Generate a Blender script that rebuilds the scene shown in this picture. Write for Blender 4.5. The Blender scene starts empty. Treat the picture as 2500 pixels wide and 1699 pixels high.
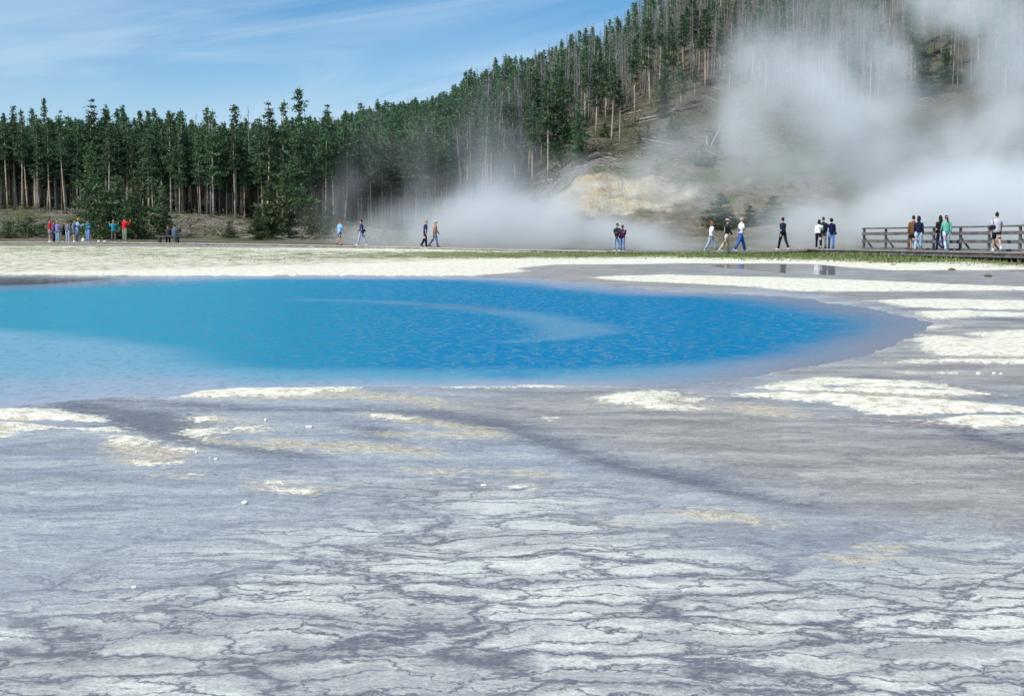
import bpy, bmesh, math, random
import numpy as np
from mathutils import Vector, Matrix
R = math.radians
random.seed(7); rng = np.random.default_rng(7)
S = bpy.context.scene; C = S.collection

# ------------------------------------------------------------------ helpers
def tag(o, label=None, cat=None, group=None, kind=None):
    if label: o['label'] = label
    if cat: o['category'] = cat
    if group: o['group'] = group
    if kind: o['kind'] = kind
    return o
def mesh_obj(name, verts, faces, mats, parent=None, mi=None, smooth=False, loc=None):
    me = bpy.data.meshes.new(name)
    me.from_pydata([tuple(v) for v in verts], [], faces)
    for m in (mats if isinstance(mats, (list, tuple)) else [mats]): me.materials.append(m)
    if mi is not None: me.polygons.foreach_set('material_index', list(mi))
    if smooth: me.polygons.foreach_set('use_smooth', [True]*len(me.polygons))
    me.update()
    o = bpy.data.objects.new(name, me); C.objects.link(o)
    if parent: o.parent = parent
    if loc is not None: o.location = loc
    return o
def empty(name, loc=(0,0,0), rz=0):
    o = bpy.data.objects.new(name, None); C.objects.link(o)
    o.location = loc; o.rotation_euler = (0,0,rz); o.empty_display_size = .2
    return o
class MB:
    """collects shapes for ONE mesh"""
    def __init__(s): s.v = []; s.f = []; s.m = []
    def add(s, v, f, m=0):
        n = len(s.v); s.v += [tuple(p) for p in v]; s.f += [tuple(i+n for i in q) for q in f]; s.m += [m]*len(f)
    def box(s, c, size, rz=0, tilt=None, m=0):
        x, y, z = [k/2 for k in size]
        P = [Vector((a*x, b*y, d*z)) for a in (-1,1) for b in (-1,1) for d in (-1,1)]
        M = Matrix.Rotation(rz, 3, 'Z')
        if tilt: M = M @ Matrix.Rotation(tilt, 3, 'Y')
        P = [M @ p + Vector(c) for p in P]
        s.add(P, [(0,1,3,2),(4,6,7,5),(0,4,5,1),(2,3,7,6),(0,2,6,4),(1,5,7,3)], m)
    def beam(s, a, b, w, h, up=(0,0,1), m=0):
        a, b = Vector(a), Vector(b); d = (b-a).normalized(); u = Vector(up)
        r = d.cross(u).normalized(); u = r.cross(d).normalized()
        P = []
        for e in (a, b):
            for i, j in ((-1,-1),(1,-1),(1,1),(-1,1)): P.append(e + r*i*w/2 + u*j*h/2)
        s.add(P, [(0,1,2,3),(7,6,5,4),(0,4,5,1),(1,5,6,2),(2,6,7,3),(3,7,4,0)], m)
    def tube(s, pts, rad, n=8, m=0, ell=1.0, cap=True, ref=(0,0,1)):
        """sweep of rings; rad entries are r or (r_side, r_front)"""
        pts = [Vector(p) for p in pts]; V = []; F = []
        for i, p in enumerate(pts):
            d = (pts[min(i+1,len(pts)-1)] - pts[max(i-1,0)]).normalized()
            rr = Vector(ref)
            if abs(d.dot(rr)) > .97: rr = Vector((0,1,0))
            sd = d.cross(rr).normalized(); fr = sd.cross(d).normalized()
            r = rad[i]; ra, rb = r if isinstance(r, tuple) else (r, r*ell)
            for k in range(n):
                t = 2*math.pi*k/n
                V.append(p + sd*math.cos(t)*ra + fr*math.sin(t)*rb)
        for i in range(len(pts)-1):
            for k in range(n):
                k2 = (k+1) % n
                F.append((i*n+k, i*n+k2, (i+1)*n+k2, (i+1)*n+k))
        if cap:
            F.append(tuple(range(n))[::-1]); F.append(tuple((len(pts)-1)*n+k for k in range(n)))
        s.add(V, F, m)
    def rings(s, R_, n=12, m=0, cap=True):
        """horizontal elliptical rings: (center, rx, ry, yaw)"""
        V = []; F = []
        for c, rx, ry, yw in R_:
            cy, sy = math.cos(yw), math.sin(yw)
            for k in range(n):
                t = 2*math.pi*k/n; x, y = rx*math.cos(t), ry*math.sin(t)
                V.append((c[0]+x*cy-y*sy, c[1]+x*sy+y*cy, c[2]))
        for i in range(len(R_)-1):
            for k in range(n):
                k2 = (k+1) % n
                F.append((i*n+k, i*n+k2, (i+1)*n+k2, (i+1)*n+k))
        if cap:
            F.append(tuple(range(n))[::-1]); F.append(tuple((len(R_)-1)*n+k for k in range(n)))
        s.add(V, F, m)
    def ball(s, c, r, n=10, k=6, m=0, fn=None):
        V = []; F = []
        for i in range(k+1):
            ph = math.pi*i/k
            for j in range(n):
                t = 2*math.pi*j/n
                p = Vector((math.sin(ph)*math.cos(t), math.sin(ph)*math.sin(t), math.cos(ph)))
                if fn: p = fn(p)
                V.append(Vector((p.x*r[0], p.y*r[1], p.z*r[2])) + Vector(c))
        for i in range(k):
            for j in range(n):
                j2 = (j+1) % n; F.append((i*n+j, (i+1)*n+j, (i+1)*n+j2, i*n+j2))
        s.add(V, F, m)
    def build(s, name, mats, parent=None, smooth=False, loc=None):
        return mesh_obj(name, s.v, s.f, mats, parent, s.m, smooth, loc)

# ------------------------------------------------------------------ node helpers
class NT:
    def __init__(s, nt): s.nt = nt; s.L = nt.links
    def n(s, t, **k):
        q = s.nt.nodes.new(t)
        for a, b in k.items(): setattr(q, a, b)
        return q
    def put(s, sock, v):
        if v is None: return
        if hasattr(v, 'is_linked') or isinstance(v, bpy.types.NodeSocket): s.L.new(v, sock)
        else: sock.default_value = v
    def math(s, op, a, b=None, c=None, clamp=False):
        q = s.n('ShaderNodeMath', operation=op, use_clamp=clamp)
        s.put(q.inputs[0], a); s.put(q.inputs[1], b); s.put(q.inputs[2], c); return q.outputs[0]
    def vmath(s, op, a, b=None):
        q = s.n('ShaderNodeVectorMath', operation=op); s.put(q.inputs[0], a); s.put(q.inputs[1], b)
        return q.outputs['Value'] if op in ('LENGTH','DOT_PRODUCT') else q.outputs[0]
    def noise(s, vec, scale, detail=4, rough=.55, dist=0, out='Fac'):
        q = s.n('ShaderNodeTexNoise'); s.put(q.inputs['Vector'], vec); q.inputs['Scale'].default_value = scale
        q.inputs['Detail'].default_value = detail; q.inputs['Roughness'].default_value = rough; q.inputs['Distortion'].default_value = dist
        return q.outputs[out] if out in q.outputs else q.outputs[0]
    def vor(s, vec, scale, feature='DISTANCE_TO_EDGE', rnd=1.0):
        q = s.n('ShaderNodeTexVoronoi', feature=feature); s.put(q.inputs['Vector'], vec); q.inputs['Scale'].default_value = scale
        q.inputs['Randomness'].default_value = rnd; return q.outputs['Distance']
    def mapr(s, v, a, b, c=0., d=1., smooth=True):
        q = s.n('ShaderNodeMapRange', interpolation_type='SMOOTHSTEP' if smooth else 'LINEAR'); s.put(q.inputs[0], v)
        for i, k in enumerate((a,b,c,d)): s.put(q.inputs[i+1], k)
        return q.outputs[0]
    def mix(s, f, a, b, mode='MIX'):
        q = s.n('ShaderNodeMix', data_type='RGBA', blend_type=mode); s.put(q.inputs[0], f)
        s.put(q.inputs[6], a if not isinstance(a, tuple) else (*a[:3],1)); s.put(q.inputs[7], b if not isinstance(b, tuple) else (*b[:3],1))
        return q.outputs[2]
    def attr(s, name):
        q = s.n('ShaderNodeAttribute', attribute_name=name); return q.outputs['Fac']
    def pos(s): return s.n('ShaderNodeNewGeometry').outputs['Position']
    def bump(s, h, strength=.5, dist=.05, normal=None):
        q = s.n('ShaderNodeBump'); s.put(q.inputs['Height'], h); s.put(q.inputs['Strength'], strength); q.inputs['Distance'].default_value = dist
        if normal: s.put(q.inputs['Normal'], normal)
        return q.outputs[0]
def new_mat(name):
    m = bpy.data.materials.new(name); m.use_nodes = True; nt = m.node_tree; nt.nodes.clear()
    t = NT(nt); t.out = t.n('ShaderNodeOutputMaterial'); t.mat = m; return t
def simple_mat(name, col, rough=.8, var=.25, scale=6., bump=.3, bscale=30., bdist=.01, spec=.3, obj=True, col2=None):
    t = new_mat(name); b = t.n('ShaderNodeBsdfPrincipled')
    co = t.n('ShaderNodeTexCoord').outputs['Object'] if obj else t.pos()
    nz = t.noise(co, scale, 4)
    c2 = col2 or tuple(min(1, c*(1+var)) for c in col)
    f = t.mapr(nz, .3, .7)
    t.put(b.inputs['Base Color'], t.mix(f, tuple(c*(1-var) for c in col) if not col2 else col, c2))
    b.inputs['Roughness'].default_value = rough; b.inputs['Specular IOR Level'].default_value = spec
    if bump: t.put(b.inputs['Normal'], t.bump(t.noise(co, bscale, 3), bump, bdist))
    t.L.new(b.outputs[0], t.out.inputs[0]); return t.mat

# ------------------------------------------------------------------ camera
CAMZ = 1.6; F = 2500*50/36; PITCH = math.atan((849.5-557)/F)
cd = bpy.data.cameras.new('camera'); cam = bpy.data.objects.new('camera', cd); C.objects.link(cam); S.camera = cam
cd.lens = 50; cd.sensor_width = 36; cd.clip_end = 6000; cd.clip_start = .1
cam.location = (0,0,CAMZ); cam.rotation_euler = (math.pi/2 - PITCH, 0, 0)
def ray(u, v):
    x = (u-1250)/F; y = (849.5-v)/F
    cp, sp = math.cos(PITCH), math.sin(PITCH)
    d = np.array((x, cp + y*sp, -sp + y*cp)); return d/d[1]          # per metre of Y
# ------------------------------------------------------------------ terrain heights
AZ = np.array([-1500, 0, 400, 700, 1000, 1250, 1450, 1700, 2000, 2500, 4500.])
DD = np.array([-50, 45, 52, 60, 68, 78, 92, 106, 120, 140, 150, 157, 165, 185, 200, 225, 260, 300, 400, 700.])
TZ = np.array([
 # -50 45  52   60   68   78   92  106  120  140  150  157  165  185 200  225  260  300 400 700
 [0, 0, .03, .08, .12, .20, .35, .52, .75, 2.2, 3.1, 3.5, 3.8, 4.2, 4.5, 5.0, 5.5, 6.0, 8, 12],
 [0, 0, .03, .08, .12, .20, .35, .52, .75, 2.2, 3.1, 3.5, 3.8, 4.2, 4.5, 5.0, 5.5, 6.0, 8, 12],
 [0, 0, .03, .08, .12, .18, .30, .48, .70, 1.9, 2.9, 3.4, 3.8, 4.2, 4.5, 5.0, 5.5, 6.2, 9, 13],
 [0, 0, .03, .07, .10, .15, .25, .42, .50, 1.0, 1.8, 2.3, 2.8, 3.6, 4.5, 6.0, 8.5, 10., 13, 17],
 [0, 0, .03, .06, .08, .10, .20, .20, .00, .40, 1.0, 1.4, 1.8, 4.0, 6.0, 9.0, 12.5, 16, 20, 25],
 [0, 0, .03, .05, .08, .09, .12, .00, -.3, .40, 1.2, 2.0, 3.5, 7.5, 10.5, 15, 20., 25, 32, 40],
 [0, 0, .03, .06, .09, .11, .10, -.2, -.5, .30, 1.0, 4.5, 8.6, 11.5, 14.5, 19., 25, 32, 42, 50],
 [0, 0, .04, .08, .14, .20, .10, -.2, -.5, .30, 1.5, 4.5, 7.5, 12.5, 16.5, 24, 35, 48, 70, 90],
 [0, 0, .06, .20, .28, .22, .10, -.2, -.5, .80, 3.0, 5.0, 7.5, 14., 19., 28., 42, 57, 85, 110],
 [0, 0, .10, .34, .36, .20, .10, -.2, -.5, .90, 3.5, 6.0, 8.5, 16., 21., 31., 46, 62, 92, 120],
 [0, 0, .10, .34, .36, .20, .10, -.2, -.5, .90, 3.5, 6.0, 8.5, 16., 21., 31., 46, 62, 92, 120]])
def vnoise(x, y, seed=0):
    xi = np.floor(x).astype(np.int64); yi = np.floor(y).astype(np.int64); fx = x-xi; fy = y-yi
    fx = fx*fx*(3-2*fx); fy = fy*fy*(3-2*fy)
    def h(a, b):
        n = (a*374761393 + b*668265263 + seed*974634777) & 0xffffffff
        n = ((n ^ (n >> 13))*1274126177) & 0xffffffff
        return ((n ^ (n >> 16)) & 0xffff)/65535.
    return (h(xi,yi)*(1-fx)+h(xi+1,yi)*fx)*(1-fy)+(h(xi,yi+1)*(1-fx)+h(xi+1,yi+1)*fx)*fy
def fbm(x, y, oct=4, seed=0):
    s = 0; a = .5; t = 0
    for o in range(oct):
        s = s + a*vnoise(x*2**o, y*2**o, seed+o*17); t += a; a *= .5
    return s/t - .5
def ground_z(X, Y, hills=True):
    X = np.asarray(X, float); Y = np.asarray(Y, float)
    a = np.clip(1250 + F*X/np.maximum(Y, 20), AZ[0], AZ[-1]-1e-3); d = np.clip(Y, DD[0], DD[-1]-1e-3)
    i = np.clip(np.searchsorted(AZ, a, side='right')-1, 0, len(AZ)-2); j = np.clip(np.searchsorted(DD, d, side='right')-1, 0, len(DD)-2)
    fa = (a-AZ[i])/(AZ[i+1]-AZ[i]); fa = fa*fa*(3-2*fa); fd = (d-DD[j])/(DD[j+1]-DD[j])
    z = (TZ[i,j]*(1-fa)+TZ[i+1,j]*fa)*(1-fd)+(TZ[i,j+1]*(1-fa)+TZ[i+1,j+1]*fa)*fd
    if hills:
        k = np.clip((Y-125)/40, 0, 1)
        z = z + k*(2.2*fbm(X/22., Y/22., 3, 5) + .7*fbm(X/4., Y/4., 3, 9))
        # the crumbling yellow bluff: gullies
        c = np.clip(1-np.abs(Y-160)/9, 0, 1)*np.clip((a-1270)/80, 0, 1)
        z = z + c*1.6*fbm(X/1.6, Y/7., 4, 21)
    return z
def gz(x, y): return float(ground_z(np.array([x]), np.array([y]))[0])
def on_ground(u, v):
    """the ground point seen at photo pixel (u, v)"""
    d = ray(u, v); Y = 2.
    lo = None
    for k in range(900):
        Yn = Y*1.01
        if CAMZ + d[2]*Yn < gz(d[0]*Yn, Yn): break
        Y = Yn
    a, b = Y, Yn
    for _ in range(20):
        m = (a+b)/2
        if CAMZ + d[2]*m < gz(d[0]*m, m): b = m
        else: a = m
    return (d[0]*a, a)
def flat_pt(u, v):
    d = ray(u, v); Y = -CAMZ/d[2]
    if v < 665: return on_ground(u, v)
    return (d[0]*Y, Y)
def at(u, Y): return (u-1250)/F*Y   # x of photo column u at depth Y (pitch is small)
# ------------------------------------------------------------------ outlines read off the photograph, laid on the ground in metres
def Z2(*p): return [flat_pt(x*.5379, 620+y*.5379) for x, y in p]
def Z3(*p): return [flat_pt(1250+x*.5379, 620+y*.5379) for x, y in p]
def P(*p): return [flat_pt(x, y) for x, y in p]
def sdf(poly, X, Y):
    """signed distance, positive inside"""
    d = np.full(X.shape, 1e9); ins = np.zeros(X.shape, bool); n = len(poly)
    for i in range(n):
        (x1,y1),(x2,y2) = poly[i], poly[(i+1)%n]
        ex, ey = x2-x1, y2-y1; wx, wy = X-x1, Y-y1
        t = np.clip((wx*ex+wy*ey)/(ex*ex+ey*ey+1e-12), 0, 1)
        d = np.minimum(d, (wx-ex*t)**2+(wy-ey*t)**2)
        c = ((y1 <= Y) & (Y < y2)) | ((y2 <= Y) & (Y < y1))
        with np.errstate(divide='ignore', invalid='ignore'):
            xi = x1 + (Y-y1)*ex/(ey if ey else 1e-12)
        ins ^= c & (X < xi)
    return np.sqrt(d)*np.where(ins, 1, -1)
def line_sdf(pts, X, Y):
    """pts (x, y, halfwidth): positive inside"""
    best = np.full(X.shape, -1e9)
    for (x1,y1,w1),(x2,y2,w2) in zip(pts, pts[1:]):
        ex, ey = x2-x1, y2-y1; wx, wy = X-x1, Y-y1
        t = np.clip((wx*ex+wy*ey)/(ex*ex+ey*ey+1e-12), 0, 1)
        best = np.maximum(best, (w1+(w2-w1)*t) - np.sqrt((wx-ex*t)**2+(wy-ey*t)**2))
    return best
def streak(f, *p):
    out = []
    for x, y, w in p:
        (a,b), = f((x,y)); (a2,b2), = f((x,y+w)); out.append((a, b, abs(b-b2)*.5+.03))
    return out
def mask(polys, X, Y, soft=.03, lines=()):
    m = np.full(X.shape, -1e9)
    for p in polys: m = np.maximum(m, sdf(p, X, Y))
    for l in lines: m = np.maximum(m, line_sdf(l, X, Y))
    return np.clip(.5 + m/(np.maximum(Y, 3)*soft)*.5, 0, 1)      # .5 = the edge, softness grows with distance

POOL = P((-1500,672),(0,672),(700,673),(1150,676),(1330,681),(1500,698),(1650,713),(1850,718),(2010,733),(2130,757),(2215,772),(2262,785),
         (2262,805),(2180,838),(2120,862),(2000,886),(1900,908),(1780,926),(1650,938),(1450,937),(1250,940),(1050,941),(880,941),(700,945),(480,950),
         (430,966),(250,968),(140,975),(60,985),(0,994),(-400,1000),(-1500,1010))
WHITE = [
 P((-1500,560),(-900,600),(0,600),(700,606),(1250,612),(2000,618),(2300,625),(2500,628),(3200,640),(4200,640),(4200,665),(3200,665),(2500,662),(2165,660),(2000,646),(1735,643),(1500,645),(1350,647),(1258,655),(1290,662),(1250,668),(1150,674),(0,671),(-900,671),(-1500,670)),
 Z3((330,106),(700,97),(900,102),(1200,108),(1600,120),(2000,138),(2324,150),(3900,165),(3900,180),(2324,165),(1700,170),(1300,170),(1100,150),(900,140),(800,135),(500,122)),
 Z3((1600,210),(1900,203),(2324,212),(3900,212),(3900,300),(2324,288),(2100,282),(1930,300),(1850,275),(1780,240),(1700,222)),
 Z3((1830,382),(1900,370),(2000,372),(2100,388),(2150,378),(2050,362),(2200,350),(2324,345),(3900,345),(3900,472),(2324,462),(2100,460),(1950,462),(1860,430)),
 Z3((1700,492),(1800,482),(2000,475),(2324,478),(3900,478),(3900,505),(2324,500),(2000,490),(1850,494)),
 Z3((1020,635),(1100,604),(1250,580),(1400,560),(1650,568),(1850,578),(2000,604),(2160,636),(2000,652),(2200,668),(2324,700),(2800,760),(3300,800),(2324,778),(2100,782),(1900,756),(1660,742),(1560,700),(1400,672),(1200,660),(1030,641)),
 Z3((355,655),(500,630),(700,622),(770,632),(730,650),(700,668),(740,684),(850,692),(840,704),(700,707),(600,692),(480,680)),
 Z3((770,655),(850,654),(850,664),(780,668)),
 Z2((830,645),(900,620),(1050,606),(1250,606),(1600,600),(1640,606),(1560,622),(1400,640),(1200,652),(1000,650)),
 Z2((1915,600),(2100,588),(2324,594),(2324,606),(2100,606)), Z3((0,592),(150,588),(290,595),(150,602),(0,604)), Z3((450,585),(640,588),(650,593),(450,593)),
 Z2((-900,700),(0,700),(200,705),(380,725),(480,740),(540,780),(560,806),(430,800),(250,790),(100,803),(0,832),(-900,900)),
 Z2((505,822),(600,822),(690,850),(740,868),(640,872),(540,858)),
 Z2((650,945),(720,950),(790,944),(840,930),(760,960),(660,962)), Z2((760,880),(850,880),(870,890),(800,894)),
 Z2((870,740),(950,735),(1000,748),(900,760)), Z2((862,795),(990,793),(985,812),(930,840),(870,822)), Z2((1050,790),(1190,784),(1200,800),(1060,806)),
 Z2((1690,724),(1800,735),(1880,746),(1760,748)), Z2((780,1000),(890,1000),(860,1012)), Z2((1200,1030),(1320,1030),(1250,1044)), Z2((1250,1072),(1400,1068),(1520,1082),(1300,1084)),
 Z3((0,1050),(60,1048),(70,1058),(0,1060)), Z3((1780,532),(1830,530),(1830,538),(1790,540)), Z3((1880,534),(2020,534),(1960,543)),
 Z3((1870,332),(1960,322),(2000,330),(1900,342)),
 Z3((150,742),(200,744),(180,752)),
]
TAN = [
 Z2((830,648),(900,622),(1250,628),(1600,610),(1800,640),(2000,660),(2090,697),(1980,692),(1850,668),(1600,652),(1200,662),(1000,655)),
 Z2((500,820),(620,820),(700,850),(780,872),(890,895),(850,940),(720,960),(560,955),(530,935),(560,910),(500,870)),
 Z2((860,735),(1000,738),(1100,760),(880,768)), Z2((855,790),(1000,790),(990,840),(1100,850),(1250,838),(1400,850),(1700,860),(1950,888),(1975,917),(1700,902),(1400,892),(1250,882),(1050,856),(880,842)),
 Z2((1040,786),(1200,778),(1260,795),(1060,812)), Z2((1640,716),(1850,733),(2050,760),(2200,792),(2050,797),(1900,762),(1700,750)),
 Z2((1500,800),(1700,812),(1900,815),(2200,800),(2324,840),(2000,835),(1750,828)), Z2((740,998),(900,998),(880,1018),(760,1016)),
 Z2((1140,1020),(1320,1025),(1330,1046),(1180,1046)), Z2((1230,1064),(1540,1066),(1400,1092),(1280,1086)), Z2((2000,975),(2200,980),(2180,995),(2020,992)),
 Z3((380,660),(500,636),(760,640),(840,705),(700,712),(520,690)), Z3((985,680),(1050,675),(1200,690),(1300,720),(1315,742),(1150,735),(1010,712)),
 Z3((1700,600),(2160,640),(2000,660),(1400,640),(1200,628),(1500,615)), Z3((1500,742),(1900,762),(2324,786),(2500,800),(1900,772)),
 Z3((1750,480),(2324,462),(2900,470),(2900,482),(2324,480)), Z3((0,985),(150,990),(170,1005),(0,1010)), Z3((1400,180),(1900,178),(2000,190),(1600,196)),
 P((1630,1248),(1750,1245),(1850,1262),(1940,1280),(1900,1288),(1800,1272),(1680,1260)), P((1480,1265),(1545,1272),(1500,1280)), P((2080,1330),(2200,1340),(2150,1346)), P((2120,1352),(2230,1362),(2180,1372),(2120,1368)),
 P((1000,1145),(1150,1148),(1100,1158),(1010,1156)), P((2000,1355),(2100,1362),(2080,1374)),
]
# white ground with sparse tufts at the back, green strip by the walkway
GRASS = [P((-1500,588),(0,590),(500,604),(900,612),(1500,616),(1950,618),(2100,622),(2500,632),(4200,640),(4200,650),(2500,648),(2300,640),(2100,636),(1900,630),(1600,626),(1100,630),(700,640),(300,632),(0,622),(-1500,620))]
GRASSY = [P((-1500,590),(0,592),(900,612),(1500,616),(2100,622),(4200,640),(4200,660),(2500,656),(2000,636),(1700,630),(1200,632),(700,648),(300,662),(0,668),(-1500,670))]
PUD = [Z3((850,46),(1200,46),(1400,50),(1560,66),(1580,84),(1500,100),(1300,98),(1150,84),(950,64))]
WET = [Z3((430,50),(900,44),(1400,50),(1600,72),(2000,80),(2324,84),(3200,90),(3200,146),(2324,144),(2000,132),(1500,108),(900,100),(500,70)),
       Z3((1400,176),(1800,172),(2324,172),(3000,176),(3000,206),(2324,206),(1850,200),(1500,205))]
DARK = [streak(Z2,(270,668,16),(400,695,34),(600,735,56),(740,775,66),(820,825,36),(900,852,24),(1100,880,20),(1300,908,24),(1420,922,10)),
        streak(Z2,(1600,775,6),(1700,800,22),(1760,832,14)), streak(Z2,(360,655,10),(700,670,14),(1000,690,10)), streak(Z2,(700,705,8),(1200,704,10),(1650,708,12),(1900,716,18),(2324,780,40)),
        streak(Z3,(-250,740,10),(0,785,18),(250,880,24),(500,960,28),(800,1020,30),(1000,1080,22),(1400,1150,8)),
        streak(Z3,(1600,560,6),(1950,600,10),(2150,645,8)), streak(Z3,(1400,178,8),(1800,182,12),(2324,180,14)), streak(Z3,(1600,75,8),(1900,92,10),(2324,105,16)),
        streak(Z3,(1680,762,8),(1950,770,14),(2060,810,18),(2110,835,10)), streak(Z3,(2150,850,8),(2324,880,22)), streak(Z3,(1600,190,6),(2000,292,6),(2324,300,16)),
        streak(Z3,(1060,655,5),(1500,640,8),(2000,655,6)), streak(Z3,(1580,715,4),(2000,728,7),(2324,730,6))]
GAPS = [streak(Z3,(1110,622,5),(1500,634,9),(1900,655,10),(2150,668,12)), streak(Z3,(1700,744,5),(2000,733,7),(2324,729,6)), streak(Z3,(1450,606,3),(1900,616,4)), streak(Z2,(-100,760,4),(200,765,6),(420,778,6)), streak(Z3,(1850,250,5),(2324,262,9))]
CRACK = [Z3((1640,750),(1900,762),(2324,790),(2700,800),(2700,1000),(2324,960),(2130,900),(2040,850),(1800,800))]
# lavender (bluish) or brownish-grey areas of the wet apron
BROWN = [P((1250,960),(1700,960),(2600,1080),(3400,1150),(3400,1330),(2500,1300),(2150,1260),(1900,1220),(1700,1150),(1400,1080),(1150,1020),(1050,985)),
         P((2262,785),(2800,760),(3400,800),(3400,1020),(2500,960),(2100,930),(1900,910),(2100,870))]
CELLS = [P((-1500,1560),(0,1500),(300,1400),(700,1330),(900,1240),(900,1180),(1250,1170),(1500,1230),(2000,1370),(2300,1330),(2600,1340),(4000,1330),(4000,2200),(-1500,2200))]

# ------------------------------------------------------------------ the ground sheet
rows = []
v = 2000.
y = -9.
while y < 3.4: rows.append(y); y += .35
while y < 92: rows.append(y); y += max(.018, 3.0*y*y/(F*CAMZ))  if y < 60 else 1.0
while y < 260: rows.append(y); y += 1.15
while y < 900: rows.append(y); y += 6 + (y-260)*.05
rows = np.array(rows)
sc = np.concatenate([np.linspace(-1.6,-.62,24,endpoint=False), np.linspace(-.62,.62,420,endpoint=False), np.linspace(.62,1.6,25)])
KX = .62
def X_of(s, Y): return s*(Y*KX + 5.0)
GX = sc[None,:]*(rows[:,None]*KX+5.0); GY = np.repeat(rows[:,None], len(sc), 1)
# inside the frame the fan narrows to the view: use the azimuth for the inner columns
a = {}
GZ = ground_z(GX, GY)
pool_d = sdf(POOL, GX, GY) + .026*np.maximum(GY, 8)*fbm(GX*.9, GY*.9, 5, 61)
aw = mask(WHITE, GX, GY); aw = np.where(GY > 38, mask(WHITE, GX, GY, .016), aw); aw = aw*(1-np.clip(mask([], GX, GY, .014, GAPS)*1.5, 0, .85)); acr = mask(CRACK, GX, GY, .05); at_ = mask(TAN, GX, GY); ad = mask([], GX, GY, .03, DARK)
ag = mask(GRASS, GX, GY, .05); ags = mask(GRASSY, GX, GY, .06); ap = mask(PUD, GX, GY, .01); awet = mask(WET, GX, GY, .012)
abr = np.maximum(mask(BROWN, GX, GY, .12), np.clip((GY-34)/8, 0, 1)); ac = mask(CELLS, GX, GY, .2)
ah = np.clip((GY-101)/6, 0, 1)
az_ = 1250 + F*GX/np.maximum(GY, 20)
acl = np.clip(1-np.abs(GY-159)/7.5, 0, 1)*np.clip((az_-1290)/70, 0, 1)*np.clip((1800-az_)/220, .25, 1)
af = np.clip((GY-168)/10, 0, 1)
# crust stands a few centimetres proud, channels are sunk
crust = np.clip((aw-.5)*2.4, 0, 1)*(GY < 58)*(GY > 0)*(1-np.clip(awet*1.3,0,1))
GZ = GZ + crust*(.022 + .035*np.clip(fbm(GX*2.3, GY*2.3, 4, 31)+.3, 0, 1))
GZ = GZ + np.clip((at_-.5)*2, 0, 1)*(GY < 58)*.012*(1+fbm(GX*6, GY*6, 3, 37)) - np.clip((ad-.4)*2, 0, 1)*.012
nearw = np.clip(1-np.abs(GY-20)/26, 0, 1)
GZ = GZ + .006*fbm(GX*1.3, GY*1.3, 3, 41)*(GY < 60)
# far white ground is lumpy
GZ = GZ + np.clip((GY-46)/10, 0, 1)*np.clip(1-(GY-100)/10, 0, 1)*.06*fbm(GX/2.5, GY/2.5, 4, 43)*(1-np.clip(awet*1.5,0,1))
# the pool basin, its surface laid as a sheet a few centimetres below the rim
soft = np.maximum(.25, .02*np.maximum(GY, 3))
bowl = np.clip((pool_d+.05)/soft, 0, None)
GZ = np.where(pool_d > -.05, -.03 - np.minimum(bowl*.10, 1.2), GZ)
GZ = np.where((ap > .5) & (pool_d < 0), GZ - .0, GZ)
nr, nc = GX.shape
verts = np.stack([GX, GY, GZ], -1).reshape(-1, 3)
idx = np.arange(nr*nc).reshape(nr, nc)
fa = np.stack([idx[:-1,:-1], idx[:-1,1:], idx[1:,1:], idx[1:,:-1]], -1).reshape(-1, 4)
me = bpy.data.meshes.new('ground'); me.vertices.add(len(verts)); me.vertices.foreach_set('co', verts.ravel().astype(np.float32))
me.loops.add(fa.size); me.loops.foreach_set('vertex_index', fa.ravel().astype(np.int32))
me.polygons.add(len(fa)); me.polygons.foreach_set('loop_start', (np.arange(len(fa))*4).astype(np.int32))
me.polygons.foreach_set('use_smooth', np.ones(len(fa), bool)); me.update(calc_edges=True); me.validate()
for nm, A in dict(crack=acr, white=aw, tan=at_, dark=ad, grass=ag, grassy=ags, puddle=ap, wet=awet, brown=abr, cells=ac, hill=ah, cliff=acl, forest=af, pooledge=np.clip(.5-pool_d/(np.maximum(GY,3)*.03), 0, 1)).items():
    at_n = me.attributes.new(nm, 'FLOAT', 'POINT'); at_n.data.foreach_set('value', np.broadcast_to(A, GX.shape).ravel().astype(np.float32))
ground = bpy.data.objects.new('ground', me); C.objects.link(ground); tag(ground, kind='structure')

t = new_mat('ground'); p = t.pos()
A = {k: t.attr(k) for k in ('white','tan','dark','grass','grassy','puddle','wet','brown','cells','hill','cliff','forest','crack')}
def edged(m, n, amt, w=.06, c=.5):
    return t.mapr(t.math('ADD', m, t.math('MULTIPLY', t.math('SUBTRACT', n, .5), amt)), c-w, c+w)
nA = t.noise(p, .55, 5, .6); nB = t.noise(p, 2.6, 6, .65); nC = t.noise(p, 14, 4, .6); nF = t.noise(p, 60, 3, .6)
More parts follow.
